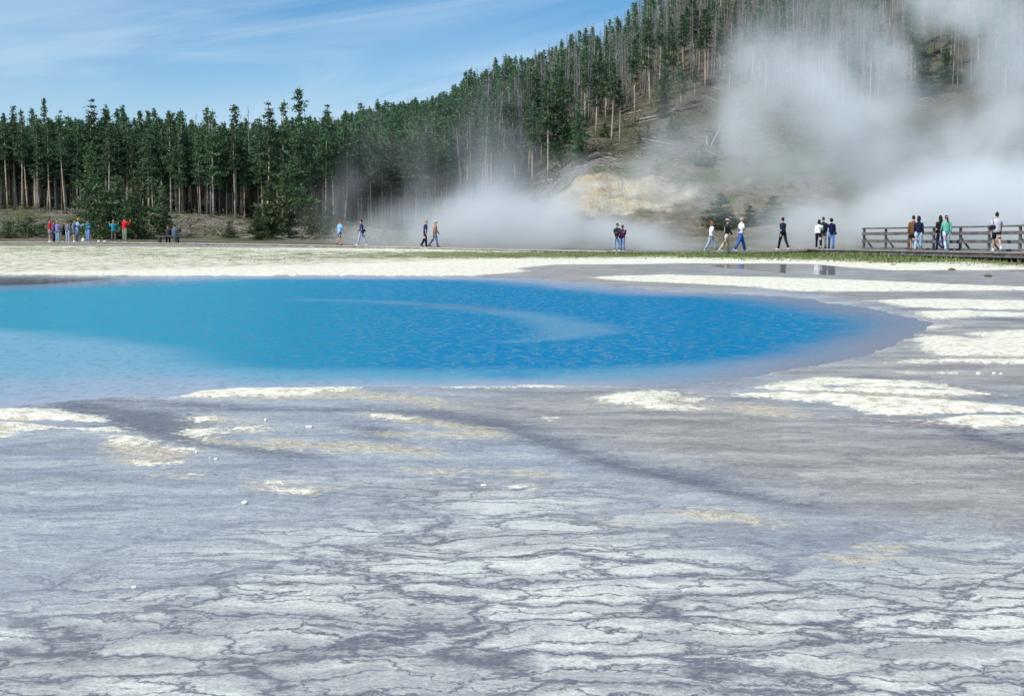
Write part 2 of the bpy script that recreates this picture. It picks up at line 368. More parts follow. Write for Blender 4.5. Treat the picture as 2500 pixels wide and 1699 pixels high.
# streaks drawn out by the shallow flow (mostly sideways)
q = t.n('ShaderNodeMapping'); t.L.new(p, q.inputs[0]); q.inputs['Scale'].default_value = (.56, 1.4, 1); q.inputs['Rotation'].default_value = (0,0,R(16)); flow = q.outputs[0]
warp = t.n('ShaderNodeVectorMath', operation='ADD'); t.L.new(flow, warp.inputs[0])
wn = t.vmath('MULTIPLY', t.vmath('SUBTRACT', t.noise(p, 1.5, 5, .6, out='Color'), (.5,.5,.5)), (.75,.75,0)); t.L.new(wn, warp.inputs[1]); W1 = warp.outputs[0]
w2n = t.vmath('MULTIPLY', t.vmath('SUBTRACT', t.noise(p, 7, 4, .65, out='Color'), (.5,.5,.5)), (.16,.16,0)); W2 = t.vmath('ADD', W1, w2n)
st1 = t.noise(W1, 1.3, 6, .62); st2 = t.noise(W2, 5.5, 5, .62)
def ridge0(vec, s, d=6, r=.6): return t.math('ABSOLUTE', t.math('SUBTRACT', t.noise(vec, s, d, r), .5))
# wet apron colour
base = t.mix(t.mapr(st1, .34, .66), (.265,.295,.345), (.44,.475,.485))
st3 = t.noise(W2, 20, 5, .65)
base = t.mix(t.math('MULTIPLY', t.mapr(st2, .45, .68), .55), base, (.185,.195,.235))
base = t.mix(t.math('MULTIPLY', t.mapr(st3, .50, .66), .40), base, (.155,.16,.20)); base = t.mix(t.math('MULTIPLY', t.mapr(st3, .47, .34), .35), base, (.54,.56,.54))
brownc = t.mix(t.mapr(st1, .36, .64), (.25,.235,.22), (.42,.405,.375))
brownc = t.mix(t.math('MULTIPLY', t.mapr(st2, .48, .66), .5), brownc, (.16,.15,.17))
base = t.mix(edged(A['brown'], nA, .7, .3), base, brownc)
base = t.mix(t.math('MULTIPLY', t.mapr(ridge0(W2, 2.0, 7, .62), .018, .0), .42), base, (.13,.135,.18))
speck = t.math('MULTIPLY', t.mapr(nC, .54, .68), .38)
base = t.mix(speck, base, (.55,.50,.42))
# pale cells bounded by dark veins
def ridge(vec, s, d=6, r=.6): return t.math('ABSOLUTE', t.math('SUBTRACT', t.noise(vec, s, d, r), .5))
q9 = t.n('ShaderNodeMapping'); t.L.new(W2, q9.inputs[0]); q9.inputs['Location'].default_value = (31,17,5); WB = q9.outputs[0]
w3 = t.vmath('ADD', WB, t.vmath('ADD', t.vmath('MULTIPLY', t.vmath('SUBTRACT', t.noise(p, 3.2, 5, .7, out='Color'), (.5,.5,.5)), (.30,.30,0)), t.vmath('MULTIPLY', t.vmath('SUBTRACT', t.noise(p, 22, 4, .7, out='Color'), (.5,.5,.5)), (.06,.06,0))))
v1 = t.vor(w3, 3.1); v2 = t.vor(w3, 5.6); v4 = t.vor(w3, 1.5); r3 = ridge(WB, 5.0, 6, .62)
rr_ = t.math('MULTIPLY', t.math('MINIMUM', t.math('MINIMUM', v1, t.math('MULTIPLY', v4, .8)), t.math('ADD', t.math('MULTIPLY', v2, 1.8), t.mapr(nB, .34, .52, .022, .18))), .35)
big = t.mapr(rr_, .003, .036); thinr = t.mapr(r3, .0, .05)
cellpatch = t.mapr(t.noise(W1, 1.25, 6, .68), .42, .55)
cellc = t.mix(t.mapr(nB, .3, .7), (.53,.55,.52), (.66,.665,.60))
veinc = t.mix(nB, (.17,.17,.19), (.26,.26,.27))
mid = t.mix(t.math('ADD', .42, t.math('MULTIPLY', thinr, .5)), veinc, t.mix(t.mapr(st3, .38, .6), (.45,.45,.435), (.30,.30,.315)))
cz = t.mix(t.math('MULTIPLY', big, t.math('ADD', t.math('MULTIPLY', cellpatch, .70), .28)), mid, cellc)
cz = t.mix(t.math('MULTIPLY', t.mapr(rr_, .013, .0), .8), cz, (.10,.10,.125))
cm = edged(A['cells'], nA, .9, .35)
base = t.mix(cm, base, cz)
base = t.mix(t.math('MULTIPLY', edged(A['dark'], t.math('ADD', t.math('MULTIPLY', nB, .4), t.math('MULTIPLY', st3, .6)), 1.7, .32), .78), base, (.095,.095,.12))
base = t.mix(t.math('MULTIPLY', A['crack'], t.math('MULTIPLY', t.mapr(t.math('MINIMUM', ridge0(W2, 1.3, 7, .6), ridge0(W1, 2.6, 6, .6)), .022, .004), .85)), base, (.05,.048,.055))
# crusts
gr = t.math('ADD', t.math('MULTIPLY', t.noise(W2, 16, 5, .75), .5), t.math('MULTIPLY', t.noise(p, 55, 4, .75), .5))
base = t.mix(1.0, base, t.mix(t.mapr(gr, .36, .62, smooth=False), (.50,.50,.53), (1.34,1.32,1.27)), 'MULTIPLY')
base = t.mix(t.math('MULTIPLY', t.mapr(t.noise(W1, .55, 7, .6), .50, .66), .38), base, (.15,.145,.16))
bits = t.math('MULTIPLY', t.mapr(t.noise(W2, 1.7, 9, .74), .60, .68), t.math('SUBTRACT', 1., cm))
base = t.mix(t.math('MULTIPLY', bits, .7), base, (.50,.46,.37))
tanc = t.mix(t.mapr(nC, .35, .65), (.40,.34,.25), (.62,.57,.45))
tm = edged(A['tan'], t.math('ADD', t.math('MULTIPLY', nB, .5), t.math('MULTIPLY', nC, .5)), 2.2, .22)
skirt = edged(A['white'], t.math('ADD', t.math('MULTIPLY', nB, .5), t.math('MULTIPLY', nC, .5)), 2.6, .30, .58)
base = t.mix(t.math('MULTIPLY', skirt, .55), base, tanc)
base = t.mix(t.math('MULTIPLY', tm, .72), base, tanc)
whitec = t.mix(t.mapr(t.noise(p, 6.5, 8, .78), .36, .56), (.50,.455,.35), (.82,.80,.68))
whitec = t.mix(t.math('MULTIPLY', t.mapr(nB, .56, .70), .7), whitec, (.42,.37,.28))
wm = edged(A['white'], t.math('ADD', t.math('MULTIPLY', nB, .5), t.math('MULTIPLY', nC, .5)), 1.7, .06)
base = t.mix(wm, base, whitec)
wetc = t.mix(t.mapr(st1, .35, .65), (.21,.20,.20), (.38,.365,.35))
wet = edged(A['wet'], nB, .35, .15)
wetc = t.mix(t.math('MULTIPLY', t.mapr(st2, .46, .62), .5), wetc, (.13,.125,.13))
base = t.mix(wet, base, wetc)
# sparse growth
gsp = t.math('MULTIPLY', edged(A['grassy'], nA, .8, .3), t.mapr(t.noise(p, 1.6, 8, .8), .45, .58))
grc = t.mix(nB, (.075,.105,.028), (.17,.19,.06))
base = t.mix(t.math('MULTIPLY', gsp, .75), base, grc)
sxyz = t.n('ShaderNodeSeparateXYZ'); t.L.new(p, sxyz.inputs[0])
lush = t.mapr(sxyz.outputs[0], -14, 8, .0, 1.0)
gm = edged(t.math('MULTIPLY', A['grass'], t.math('ADD', .42, t.math('MULTIPLY', lush, .68))), t.math('ADD', t.math('MULTIPLY', nA, .3), t.math('MULTIPLY', t.noise(p, .9, 6, .75), .7)), 2.4, .14)
base = t.mix(t.math('MULTIPLY', gm, .82), base, grc)
# the bank and hill: gravelly soil with dry grass
soil = t.mix(t.mapr(t.noise(p, .5, 6, .7), .35, .65), (.13,.115,.095), (.25,.215,.17))
soil = t.mix(t.mapr(t.noise(p, .16, 5, .6), .48, .60), soil, (.10,.115,.05))
soil = t.mix(t.math('MULTIPLY', t.mapr(t.noise(p, 3.5, 5, .7), .55, .7), .7), soil, (.34,.32,.29))
base = t.mix(edged(A['hill'], nA, .9, .2), base, soil)
base = t.mix(t.math('MULTIPLY', t.mapr(t.noise(p, 1.1, 6, .75), .50, .60), t.math('MULTIPLY', A['hill'], .6)), base, (.075,.075,.045))
base = t.mix(t.math('MULTIPLY', A['forest'], .6), base, (.07,.065,.045))
cn = t.noise(p, .35, 6, .7)
clc = t.mix(t.mapr(cn, .38, .62), (.30,.27,.205), (.50,.465,.375))
clc = t.mix(t.math('MULTIPLY', t.mapr(t.noise(p, .22, 4, .6), .50, .62), .6), clc, (.44,.33,.17))
clc = t.mix(t.math('MULTIPLY', t.mapr(t.noise(p, 1.4, 5, .7), .55, .68), .6), clc, (.17,.14,.10))
base = t.mix(edged(A['cliff'], t.noise(p, .3, 5, .65), .9, .10, .42), base, clc)
dif = t.n('ShaderNodeBsdfDiffuse'); t.put(dif.inputs[0], base)
hgt = t.math('ADD', t.math('MULTIPLY', nC, .6), t.math('MULTIPLY', nF, .25)); 
dry = t.math('MAXIMUM', wm, tm)
nb = t.bump(hgt, t.math('ADD', t.math('MULTIPLY', dry, .9), .12), .05)
nb2 = t.bump(t.noise(p, 1.2, 5, .7), t.math('MULTIPLY', A['hill'], 1.0), .5, nb)
t.put(dif.inputs['Normal'], nb2)
gl = t.n('ShaderNodeBsdfGlossy'); gl.inputs['Color'].default_value = (.92,.93,.95,1)
mir = t.math('MULTIPLY', edged(A['puddle'], nB, .15, .12), 1.0)
t.put(gl.inputs['Roughness'], t.math('SUBTRACT', .28, t.math('MULTIPLY', mir, .24)))
t.put(gl.inputs['Normal'], t.bump(t.noise(W2, 9, 3, .6), t.math('MULTIPLY', t.math('SUBTRACT', 1., mir), .25), .02))
damp = t.math('MULTIPLY', t.math('SUBTRACT', 1., dry), t.math('SUBTRACT', 1., t.math('MAXIMUM', A['hill'], t.math('MAXIMUM', gm, A['grass']))))
fac = t.math('MULTIPLY', damp, t.math('ADD', .16, t.math('MULTIPLY', mir, .5)), clamp=True)
fac = t.math('MULTIPLY', fac, t.math('SUBTRACT', 1., t.math('MULTIPLY', cm, .45)))
ms = t.n('ShaderNodeMixShader'); t.put(ms.inputs[0], fac); t.L.new(dif.outputs[0], ms.inputs[1]); t.L.new(gl.outputs[0], ms.inputs[2])
t.L.new(ms.outputs[0], t.out.inputs[0])
me.materials.append(t.mat)

# ------------------------------------------------------------------ the hot pool
prow = [r for r in rows if 11 < r < 60]
PX = []; 
r0 = np.array(prow); pc = np.linspace(-1, 1, 300)
PXs = pc[None,:]*(r0[:,None]*.62+3); PYs = np.repeat(r0[:,None], len(pc), 1)
pd = sdf(POOL, PXs, PYs); keep = pd > -1.3
n1, n2 = PXs.shape; idx = np.arange(n1*n2).reshape(n1, n2)
kf = keep[:-1,:-1] & keep[:-1,1:] & keep[1:,1:] & keep[1:,:-1]
q4 = np.stack([idx[:-1,:-1], idx[:-1,1:], idx[1:,1:], idx[1:,:-1]], -1)[kf]
used = np.unique(q4); remap = -np.ones(n1*n2, int); remap[used] = np.arange(len(used))
vx = PXs.ravel()[used]; vy = PYs.ravel()[used]
pool = mesh_obj('pool_water', np.stack([vx, vy, np.full_like(vx, -.022)], -1), [tuple(int(k) for k in f) for f in remap[q4]], [], smooth=True)
tag(pool, kind='structure')
PALE_WATER = [Z2((-2500,300),(-600,310),(0,338),(150,345),(300,368),(500,385),(700,415),(830,440),(880,480),(1000,505),(1250,520),(1800,515),(2324,515),(2324,660),(0,760),(-2500,800)),
         Z3((0,518),(300,516),(600,512),(850,495),(1000,478),(1200,460),(1300,430),(1500,395),(1640,372),(1740,340),(1760,315),(1800,300),(2000,300),(2000,600),(0,620))]  # paler stretch of water along the near side
TOPM = [Z2((-2500,70),(0,80),(2324,85),(2324,112),(1400,108),(900,112),(500,130),(150,155),(-200,170),(-2500,170)),
        Z3((0,70),(300,100),(700,120),(1000,170),(1300,190),(1500,210),(1700,245),(1830,290),(2100,300),(1900,200),(1000,100),(0,60))]
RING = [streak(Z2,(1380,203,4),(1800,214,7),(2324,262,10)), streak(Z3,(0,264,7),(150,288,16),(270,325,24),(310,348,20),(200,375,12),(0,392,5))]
CALM = [P((-1500,668),(0,668),(520,668),(420,684),(250,696),(0,703),(-1500,708))]
DARK_REFLECT = [streak(Z2,(1880,224,4),(2050,232,6),(2200,246,5)), streak(Z3,(740,142,6),(830,150,10),(900,152,6))]  # dark reflection streaks, painted into the water colour
pat = dict(edge=np.clip(sdf(POOL, vx, vy)/(vy*(.08+.16*np.clip((700-(1250+F*vx/vy))/500, 0, 1)*(vy < 30))), 0, 1), pale_water=mask(PALE_WATER, vx, vy, .05), topm=mask(TOPM, vx, vy, .05), ring=mask([], vx, vy, .03, RING), calm=mask(CALM, vx, vy, .06), dark_reflect=mask([], vx, vy, .05, DARK_REFLECT),
           turq=np.clip(((1250+F*vx/vy)-250)/1000, 0, 1), greyr=np.clip(((1250+F*vx/vy)-1250)/700, 0, 1))
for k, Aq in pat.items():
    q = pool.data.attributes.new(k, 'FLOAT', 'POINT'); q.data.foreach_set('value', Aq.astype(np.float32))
t = new_mat('hot_spring_water'); p = t.pos()
A = {k: t.attr(k) for k in pat}
nA = t.noise(p, .35, 5, .6); nB = t.noise(p, 1.6, 4, .6)
def edged(m, n, amt, w=.06, c=.5):
    return t.mapr(t.math('ADD', m, t.math('MULTIPLY', t.math('SUBTRACT', n, .5), amt)), c-w, c+w)
deep = t.mix(t.mapr(A['turq'], 0, 1), (.035,.25,.365), (.0,.165,.335))
pale_water = t.mix(t.mapr(A['turq'], 0, 1), (.16,.33,.44), (.08,.275,.39)); pale_water = t.mix(A['greyr'], pale_water, (.16,.25,.36))
col = t.mix(t.math('MULTIPLY', edged(A['pale_water'], nA, .7, .42), .95), deep, pale_water)
col = t.mix(t.math('MULTIPLY', edged(A['topm'], nA, .3, .3), .85), col, (.11,.21,.42))
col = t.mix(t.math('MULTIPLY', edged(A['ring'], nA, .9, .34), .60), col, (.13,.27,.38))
col = t.mix(t.math('MULTIPLY', edged(A['dark_reflect'], nA, .3, .3), .6), col, (.08,.16,.22))
ed = t.math('SUBTRACT', 1., t.mapr(t.math('ADD', A['edge'], t.math('MULTIPLY', t.math('SUBTRACT', t.noise(p, 1.1, 6, .7), .5), .9)), 0, 1))
col = t.mix(t.math('MULTIPLY', ed, .88), col, t.mix(A['greyr'], (.31,.35,.43), (.19,.205,.25)))
q = t.n('ShaderNodeMapping'); t.L.new(p, q.inputs[0]); q.inputs['Scale'].default_value = (1.0, .55, 1); q.inputs['Rotation'].default_value = (0,0,R(-12)); rp = q.outputs[0]
rn = t.noise(rp, 7.5, 5, .68, .5)
dif = t.n('ShaderNodeBsdfDiffuse'); t.put(dif.inputs[0], col)
gl = t.n('ShaderNodeBsdfGlossy'); gl.inputs['Color'].default_value = (.9,.95,1,1); gl.inputs['Roughness'].default_value = .06
t.put(gl.inputs['Normal'], t.bump(rn, t.math('SUBTRACT', 1., t.math('MULTIPLY', A['calm'], .96)), .10))
ms = t.n('ShaderNodeMixShader'); t.put(ms.inputs[0], t.math('ADD', t.math('ADD', .05, t.math('MULTIPLY', t.mapr(rn, .50, .60), .30)), t.math('MULTIPLY', A['calm'], .78), clamp=True))
t.L.new(dif.outputs[0], ms.inputs[1]); t.L.new(gl.outputs[0], ms.inputs[2]); t.L.new(ms.outputs[0], t.out.inputs[0])
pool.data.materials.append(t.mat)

# ------------------------------------------------------------------ sky and sun
SUN_EL, SUN_AZ = R(46), R(-132)      # azimuth from +Y towards +X: behind the camera's left shoulder
w = bpy.data.worlds.new('World'); S.world = w; w.use_nodes = True; w.node_tree.nodes.clear(); t = NT(w.node_tree)
sky = t.n('ShaderNodeTexSky', sky_type='NISHITA'); sky.sun_disc = False; sky.sun_elevation = SUN_EL; sky.sun_rotation = SUN_AZ
sky.altitude = 2200; sky.air_density = 1.0; sky.dust_density = .6; sky.ozone_density = 1.2
g = t.n('ShaderNodeTexCoord').outputs['Generated']
# a high layer: direction divided by its height gives a flat sheet of cloud
sx = t.n('ShaderNodeSeparateXYZ'); t.L.new(g, sx.inputs[0])
den = t.math('ADD', t.math('MAXIMUM', sx.outputs[2], 0.), .11)
cx = t.math('DIVIDE', sx.outputs[0], den); cy = t.math('DIVIDE', sx.outputs[1], den)
cb = t.n('ShaderNodeCombineXYZ'); t.L.new(cx, cb.inputs[0]); t.L.new(cy, cb.inputs[1])
mp = t.n('ShaderNodeMapping'); t.L.new(cb.outputs[0], mp.inputs[0]); t.nt.links.remove(mp.inputs[0].links[0]); mr = t.n('ShaderNodeMapping'); t.L.new(g, mr.inputs[0]); mr.inputs['Rotation'].default_value = (0,R(9),0); t.L.new(mr.outputs[0], mp.inputs[0]); mp.inputs['Scale'].default_value = (3.2, 3.2, 24); mp.inputs['Location'].default_value = (3.3,1.2,.7)
c1 = t.noise(mp.outputs[0], 1.0, 8, .58, .8); c2 = t.noise(mp.outputs[0], .42, 3, .5)
cl = t.mapr(t.math('ADD', t.math('MULTIPLY', c1, .65), t.math('MULTIPLY', c2, .45)), .38, .60)
hz = t.mapr(sx.outputs[2], .02, .17, 1, 0)
cf = t.math('ADD', t.math('MULTIPLY', cl, .55), t.math('MULTIPLY', hz, .42), clamp=True)
bg = t.n('ShaderNodeBackground'); bg.inputs['Strength'].default_value = .113
hsv = t.n('ShaderNodeHueSaturation'); hsv.inputs['Saturation'].default_value = 1.42; hsv.inputs['Value'].default_value = .92; t.L.new(sky.outputs[0], hsv.inputs['Color'])
t.put(bg.inputs[0], t.mix(cf, hsv.outputs[0], (4.3,5.8,7.2)))
o = t.n('ShaderNodeOutputWorld'); t.L.new(bg.outputs[0], o.inputs[0])
sl = bpy.data.lights.new('sun', 'SUN'); sun = bpy.data.objects.new('sun', sl); C.objects.link(sun)
sl.energy = 4.4; sl.angle = R(.5); sl.color = (1,.965,.90)
sd = Vector((math.sin(SUN_AZ)*math.cos(SUN_EL), math.cos(SUN_AZ)*math.cos(SUN_EL), math.sin(SUN_EL)))
sun.rotation_euler = sd.to_track_quat('Z', 'Y').to_euler()
S.view_settings.view_transform = 'Standard'; S.view_settings.look = 'None'; S.view_settings.gamma = 1; S.view_settings.exposure = .15
# ------------------------------------------------------------------ trees
def needle_mat(name, c1, c2):
    t = new_mat(name); b = t.n('ShaderNodeBsdfPrincipled'); b.inputs['Roughness'].default_value = .65; b.inputs['Specular IOR Level'].default_value = .25
    co = t.n('ShaderNodeTexCoord').outputs['Object']; oi = t.n('ShaderNodeObjectInfo').outputs['Random']
    nz = t.noise(co, 1.1, 3)
    c = t.mix(t.mapr(nz, .35, .65), c1, c2)
    h = t.n('ShaderNodeHueSaturation'); t.put(h.inputs['Hue'], t.math('ADD', .482, t.math('MULTIPLY', oi, .036))); t.put(h.inputs['Value'], t.math('ADD', .72, t.math('MULTIPLY', oi, .56))); t.L.new(c, h.inputs['Color'])
    t.L.new(h.outputs[0], b.inputs['Base Color'])
    tr = t.n('ShaderNodeBsdfTranslucent'); t.L.new(h.outputs[0], tr.inputs[0]); m = t.n('ShaderNodeMixShader'); m.inputs[0].default_value = .22
    t.L.new(b.outputs[0], m.inputs[1]); t.L.new(tr.outputs[0], m.inputs[2]); t.L.new(m.outputs[0], t.out.inputs[0]); return t.mat
M_NEEDLE = needle_mat('pine_needles', (.045,.098,.056), (.105,.175,.075))
M_YOUNG = needle_mat('young_pine_needles', (.055,.10,.045), (.11,.155,.065))
M_BARK = simple_mat('pine_bark', (.30,.24,.18), .9, col2=(.48,.41,.33), scale=1.5, bump=.5, bscale=14, bdist=.02, spec=.1)
M_DARKBARK = simple_mat('dark_bark', (.10,.08,.06), .9, col2=(.20,.17,.14), scale=2.5, bump=.5, bscale=14, bdist=.02, spec=.1)
M_SNAG = simple_mat('dead_wood', (.15,.14,.14), .9, col2=(.31,.295,.29), scale=.6, bump=.4, bscale=12, bdist=.02, spec=.1)
M_TWIG = simple_mat('dead_twigs', (.17,.15,.15), .9, col2=(.28,.255,.25), scale=1.2, bump=0, spec=.05)
M_LOG = simple_mat('weathered_log', (.17,.155,.14), .9, col2=(.36,.33,.30), scale=2, bump=.5, bscale=20, bdist=.02, spec=.1)

def leaf_tris(cent, size, r, up=.25, out=False):
    """random small triangles about the given centres (numpy)"""
    k = len(cent); a = r.normal(size=(k,3)); a /= np.linalg.norm(a, axis=1)[:,None]
    b = r.normal(size=(k,3))*.55; b[:,2] += up
    if out: ou = cent.copy(); ou[:,2] = 0; nr_ = np.linalg.norm(ou, axis=1)[:,None]; b += ou/(nr_+1e-6)*np.clip(nr_/.5, 0, 1)*.7
    b -= (b*a).sum(1)[:,None]*a; b /= np.linalg.norm(b, axis=1)[:,None]+1e-6
    s = size[:,None]
    v = np.stack([cent-a*s*.27, cent+a*s*.27, cent+b*s*1.15], 1).reshape(-1,3)
    return v, np.arange(3*k).reshape(-1,3)
def make_pine(h, cb, wid, seed, clumps=1.0, leaf=.31, low=False, flat=.0, tri=17):
    """returns (trunk verts, faces), (crown verts, faces). cb: height where the living crown starts"""
    r = np.random.default_rng(seed); m = MB()
    bx, by = r.normal(0, .012, 2)*h; rt = .0068*h+.028
    ax = lambda z: (bx*(z/h)**2, by*math.sin(z/h*2.2))
    zs = np.linspace(0, h*.985, 9)
    m.tube([(ax(z)[0], ax(z)[1], z-.25 if z == 0 else z) for z in zs], [rt*(1-z/h)**.75+.012 for z in zs], 7)
    # bare dead twigs below the crown
    for k in range(int(26 if not low else 5)):
        z = r.uniform(.12*h, cb+.15*h); th = r.uniform(0, 6.28); L = r.uniform(.25, 1.0); x, y_ = ax(z)
        a = Vector((x,y_,z)); b = a + Vector((math.cos(th)*L, math.sin(th)*L, r.uniform(-.35,.15)*L))
        m.tube([a, b], [.018, .006], 3, cap=False)
    cent = []; size = []
    z = cb
    while z < h*.99:
        t_ = (z-cb)/(h-cb)
        prof = min(1, .5+t_*2.6)*(1-t_)**1.0*1.12 + .04
        for k in range(r.integers(2,5)):
            th = r.uniform(0, 6.28); L = wid*prof*r.uniform(.35, 1.22)
            if r.random() < .10: L *= 1.3
            rise = (.25 - .55*(1-t_))*L*r.uniform(.3,1.2) + flat
            x, y_ = ax(z); a = Vector((x,y_,z)); b = a + Vector((math.cos(th)*L, math.sin(th)*L, rise))
            if L > .5: m.tube([a, b], [.022, .006], 3, cap=False)
            nc = max(1, int(round(L/.42*clumps)))
            for q in range(nc):
                f = (q+.75)/nc; f = min(1.02, f + r.normal(0,.06))
                c = np.array(a.lerp(b, f)); tp = min(1, .35+L/.9); rad = (.19+.12*r.random())*tp
                n_ = int(tri*r.uniform(.6,1.3))
                pts = c + r.normal(0, rad, (n_,3))*np.array((1,1,.38)); cent.append(pts); size.append(r.uniform(.55,1.15,n_)*leaf*(.5+.5*tp))
        z += r.uniform(.16,.34)*(1 if h > 6 else .75)
        if r.random() < .06: z += .35
    # the leader
    x, y_ = ax(h); n_ = 34; zz = h*(1.01-.12*r.random(n_)**.8); w9 = (1.03-zz/h)*1.6; cent.append(np.stack([x+r.normal(0,1,n_)*w9, y_+r.normal(0,1,n_)*w9, zz],1)); size.append(np.full(n_, leaf*.42))
    return (m.v, m.f), leaf_tris(np.concatenate(cent), np.concatenate(size), r, out=True)
def make_snag(h, seed, twigs=120, detail=True):
    r = np.random.default_rng(seed); m = MB(); rt = .0048*h+.02
    bx, by = r.normal(0, .018, 2)*h; ax = lambda z: (bx*(z/h)**2, by*(z/h)**1.5)
    top = h if r.random() > .25 else h*.8
    zs = np.linspace(0, top, 6)
    m.tube([(ax(z)[0], ax(z)[1], z-.3 if z == 0 else z) for z in zs], [rt*(1-z/h)**.8+.014 for z in zs], 5)
    for k in range(twigs):
        f = r.random()**.7; z = h*(.22+.76*f)
        if z > top: continue
        th = r.uniform(0, 6.28); L = r.uniform(.3, 1.25)*(1.12-f*.85); x, y_ = ax(z)
        a = Vector((x,y_,z)); b = a + Vector((math.cos(th)*L, math.sin(th)*L, r.uniform(-.45,.25)*L))
        sd = Vector((-math.sin(th), math.cos(th), 0))*.02; u = Vector((0,0,.022))
        m.add([a+sd, a-sd, b], [(0,1,2)], 1); m.add([a+u, a-u, b], [(0,1,2)], 1)
        if detail:
            for s_ in (1,-1):
                c = a.lerp(b, r.uniform(.4,.8)); e = c + Vector((math.cos(th+s_*.8), math.sin(th+s_*.8), r.uniform(-.2,.35)))*L*.42
                m.add([c+u*.6, c-u*.6, e], [(0,1,2)], 1)
    return m
def np_mesh(name, v, f, mats, mi=None):
    me = bpy.data.meshes.new(name); v = np.asarray(v, np.float32)
    me.vertices.add(len(v)); me.vertices.foreach_set('co', v.ravel())
    ls = np.array([len(q) for q in f], np.int32) if not isinstance(f, np.ndarray) else np.full(len(f), f.shape[1], np.int32)
    fl = np.concatenate([np.asarray(q, np.int32) for q in f]) if not isinstance(f, np.ndarray) else f.astype(np.int32).ravel()
    me.loops.add(len(fl)); me.loops.foreach_set('vertex_index', fl); me.polygons.add(len(ls))
    me.polygons.foreach_set('loop_start', np.concatenate([[0], np.cumsum(ls)[:-1]]).astype(np.int32))
    for m in mats: me.materials.append(m)
    if mi is not None: me.polygons.foreach_set('material_index', np.asarray(mi, np.int32))
    me.update(calc_edges=True); return me
PINES = []      # (h, trunk mesh, crown mesh, raw)
for i, (h, cb, wd) in enumerate([(12.5,6.0,1.25),(11.8,6.6,1.15),(13.0,5.4,1.35),(12.0,5.0,1.2),(10.8,5.6,1.0),(13.6,7.2,1.3),(11.0,3.4,1.3),(12.6,7.4,1.05),(11.5,4.6,1.5)]):
    (tv, tf), (cv, cf) = make_pine(h, cb, wd*.95, 100+i)
    wd = wd; PINES.append((h, np_mesh('trunk', tv, tf, [M_BARK]), np_mesh('crown', cv, cf, [M_NEEDLE]), (np.array(tv), tf, cv, cf)))
BUSHY = []      # crowns that reach the ground
for i, (h, cb, wd, mt) in enumerate([(11,1.2,1.7,M_NEEDLE),(7,.5,1.6,M_YOUNG),(6,.4,1.5,M_YOUNG),(4.6,.3,1.15,M_YOUNG),(2.2,.1,.75,M_YOUNG),(9,.8,1.9,M_NEEDLE)]):
    (tv, tf), (cv, cf) = make_pine(h, cb, wd, 200+i, clumps=1.15 if h > 3 else 1.5, leaf=.30 if h > 3 else .2, low=True, tri=17)
    BUSHY.append((h, np_mesh('trunk', tv, tf, [M_DARKBARK]), np_mesh('crown', cv, cf, [mt]), None))
SNAGS = []
for i in range(10):
    m = make_snag(11.5, 300+i); SNAGS.append((11.5, np_mesh('snag', m.v, m.f, [M_SNAG, M_TWIG], m.m), None, m))
LITE = []
for i, (h, cb, wd) in enumerate([(12.4,4.5,1.25),(11.6,4.2,1.2),(12.9,4.8,1.35),(11.2,5.4,1.1)]):
    LITE.append((h,)+make_pine(h, cb, wd, 400+i, clumps=.75, leaf=.42, tri=10))
def tree(kind, var, x, y, h, name, label, group, sx=1.0, cat='tree', z=None):
    H, tm, cm, _ = var; s = h/H; z = gz(x,y)-.05 if z is None else z
    root = empty(name, (x,y,z), random.uniform(0,6.28)); tag(root, label, cat, group)
    root.scale = (s*sx, s*sx, s); root.rotation_euler[0] = random.gauss(0,.012); root.rotation_euler[1] = random.gauss(0,.012)
    for nm, me_ in (('trunk', tm), ('crown', cm)):
        o = bpy.data.objects.new(nm, me_); C.objects.link(o); o.parent = root
    return root
def snag(var, x, y, h, label, group, tilt=.02):
    o = bpy.data.objects.new('dead_pine', var[1]); C.objects.link(o); tag(o, label, 'dead tree', group)
    o.location = (x,y,gz(x,y)-.05); s = h/var[0]; o.scale = (s,s,s); o.rotation_euler = (random.gauss(0,tilt), random.gauss(0,tilt), random.uniform(0,6.28)); return o
def base_at(u, v): return on_ground(u, v)
def px_h(v0, v1, Y): return (v1-v0)/F*Y
# what stands in front of / below each stretch of forest, for the labels
SPOTS = [(-400,60,'above the shrubs at the far left end'),(60,108,'behind the dark bush left of the visitors'),(108,150,'behind the dark red jacket'),(150,196,'behind the visitor in the yellow cap'),
 (196,245,'behind the teal jacket'),(245,295,'behind the teal top and brown trousers'),(295,350,'behind the bright red jacket'),(350,385,'just left of the bench'),
 (385,450,'behind the two bench sitters'),(450,520,'above the gravel bank beside the bench'),(520,600,'above the sapling on the gravel bank'),(600,680,'behind the bushy pines below the bank'),
 (680,760,'behind the tallest bushy pine'),(760,800,'left of the light blue shirt'),(800,850,'behind the walker in light blue shirt'),(850,920,'behind the dark blue jacket'),
 (920,1000,'left of the pair in navy and tan'),(1000,1085,'behind the pair in navy and tan'),(1085,1180,'behind the steam beside the tan jacket'),(1180,1260,'left of the yellow bluff'),
 (1260,1340,'over the yellow bluff at its left end'),(1340,1430,'above the left part of the yellow bluff'),(1430,1560,'above the couple in dark caps'),(1560,1680,'above the fallen logs'),
 (1680,1780,'above the uprooted stump'),(1780,1900,'high above the man in overalls'),(1900,2010,'high above the lone walker in navy'),(2010,2150,'high above the three visitors together'),
 (2150,2300,'above the start of the railing'),(2300,2700,'high above the striped shirt')]
def spot(u):
    for a_, b_, s_ in SPOTS:
        if a_ <= u < b_: return s_
    return 'beyond the right edge of the steam' if u > 2000 else 'beyond the left end of the bank'
used_xy = []
def free(x, y, r):
    return all((x-a_)**2+(y-b_)**2 > r*r for a_, b_ in used_xy)
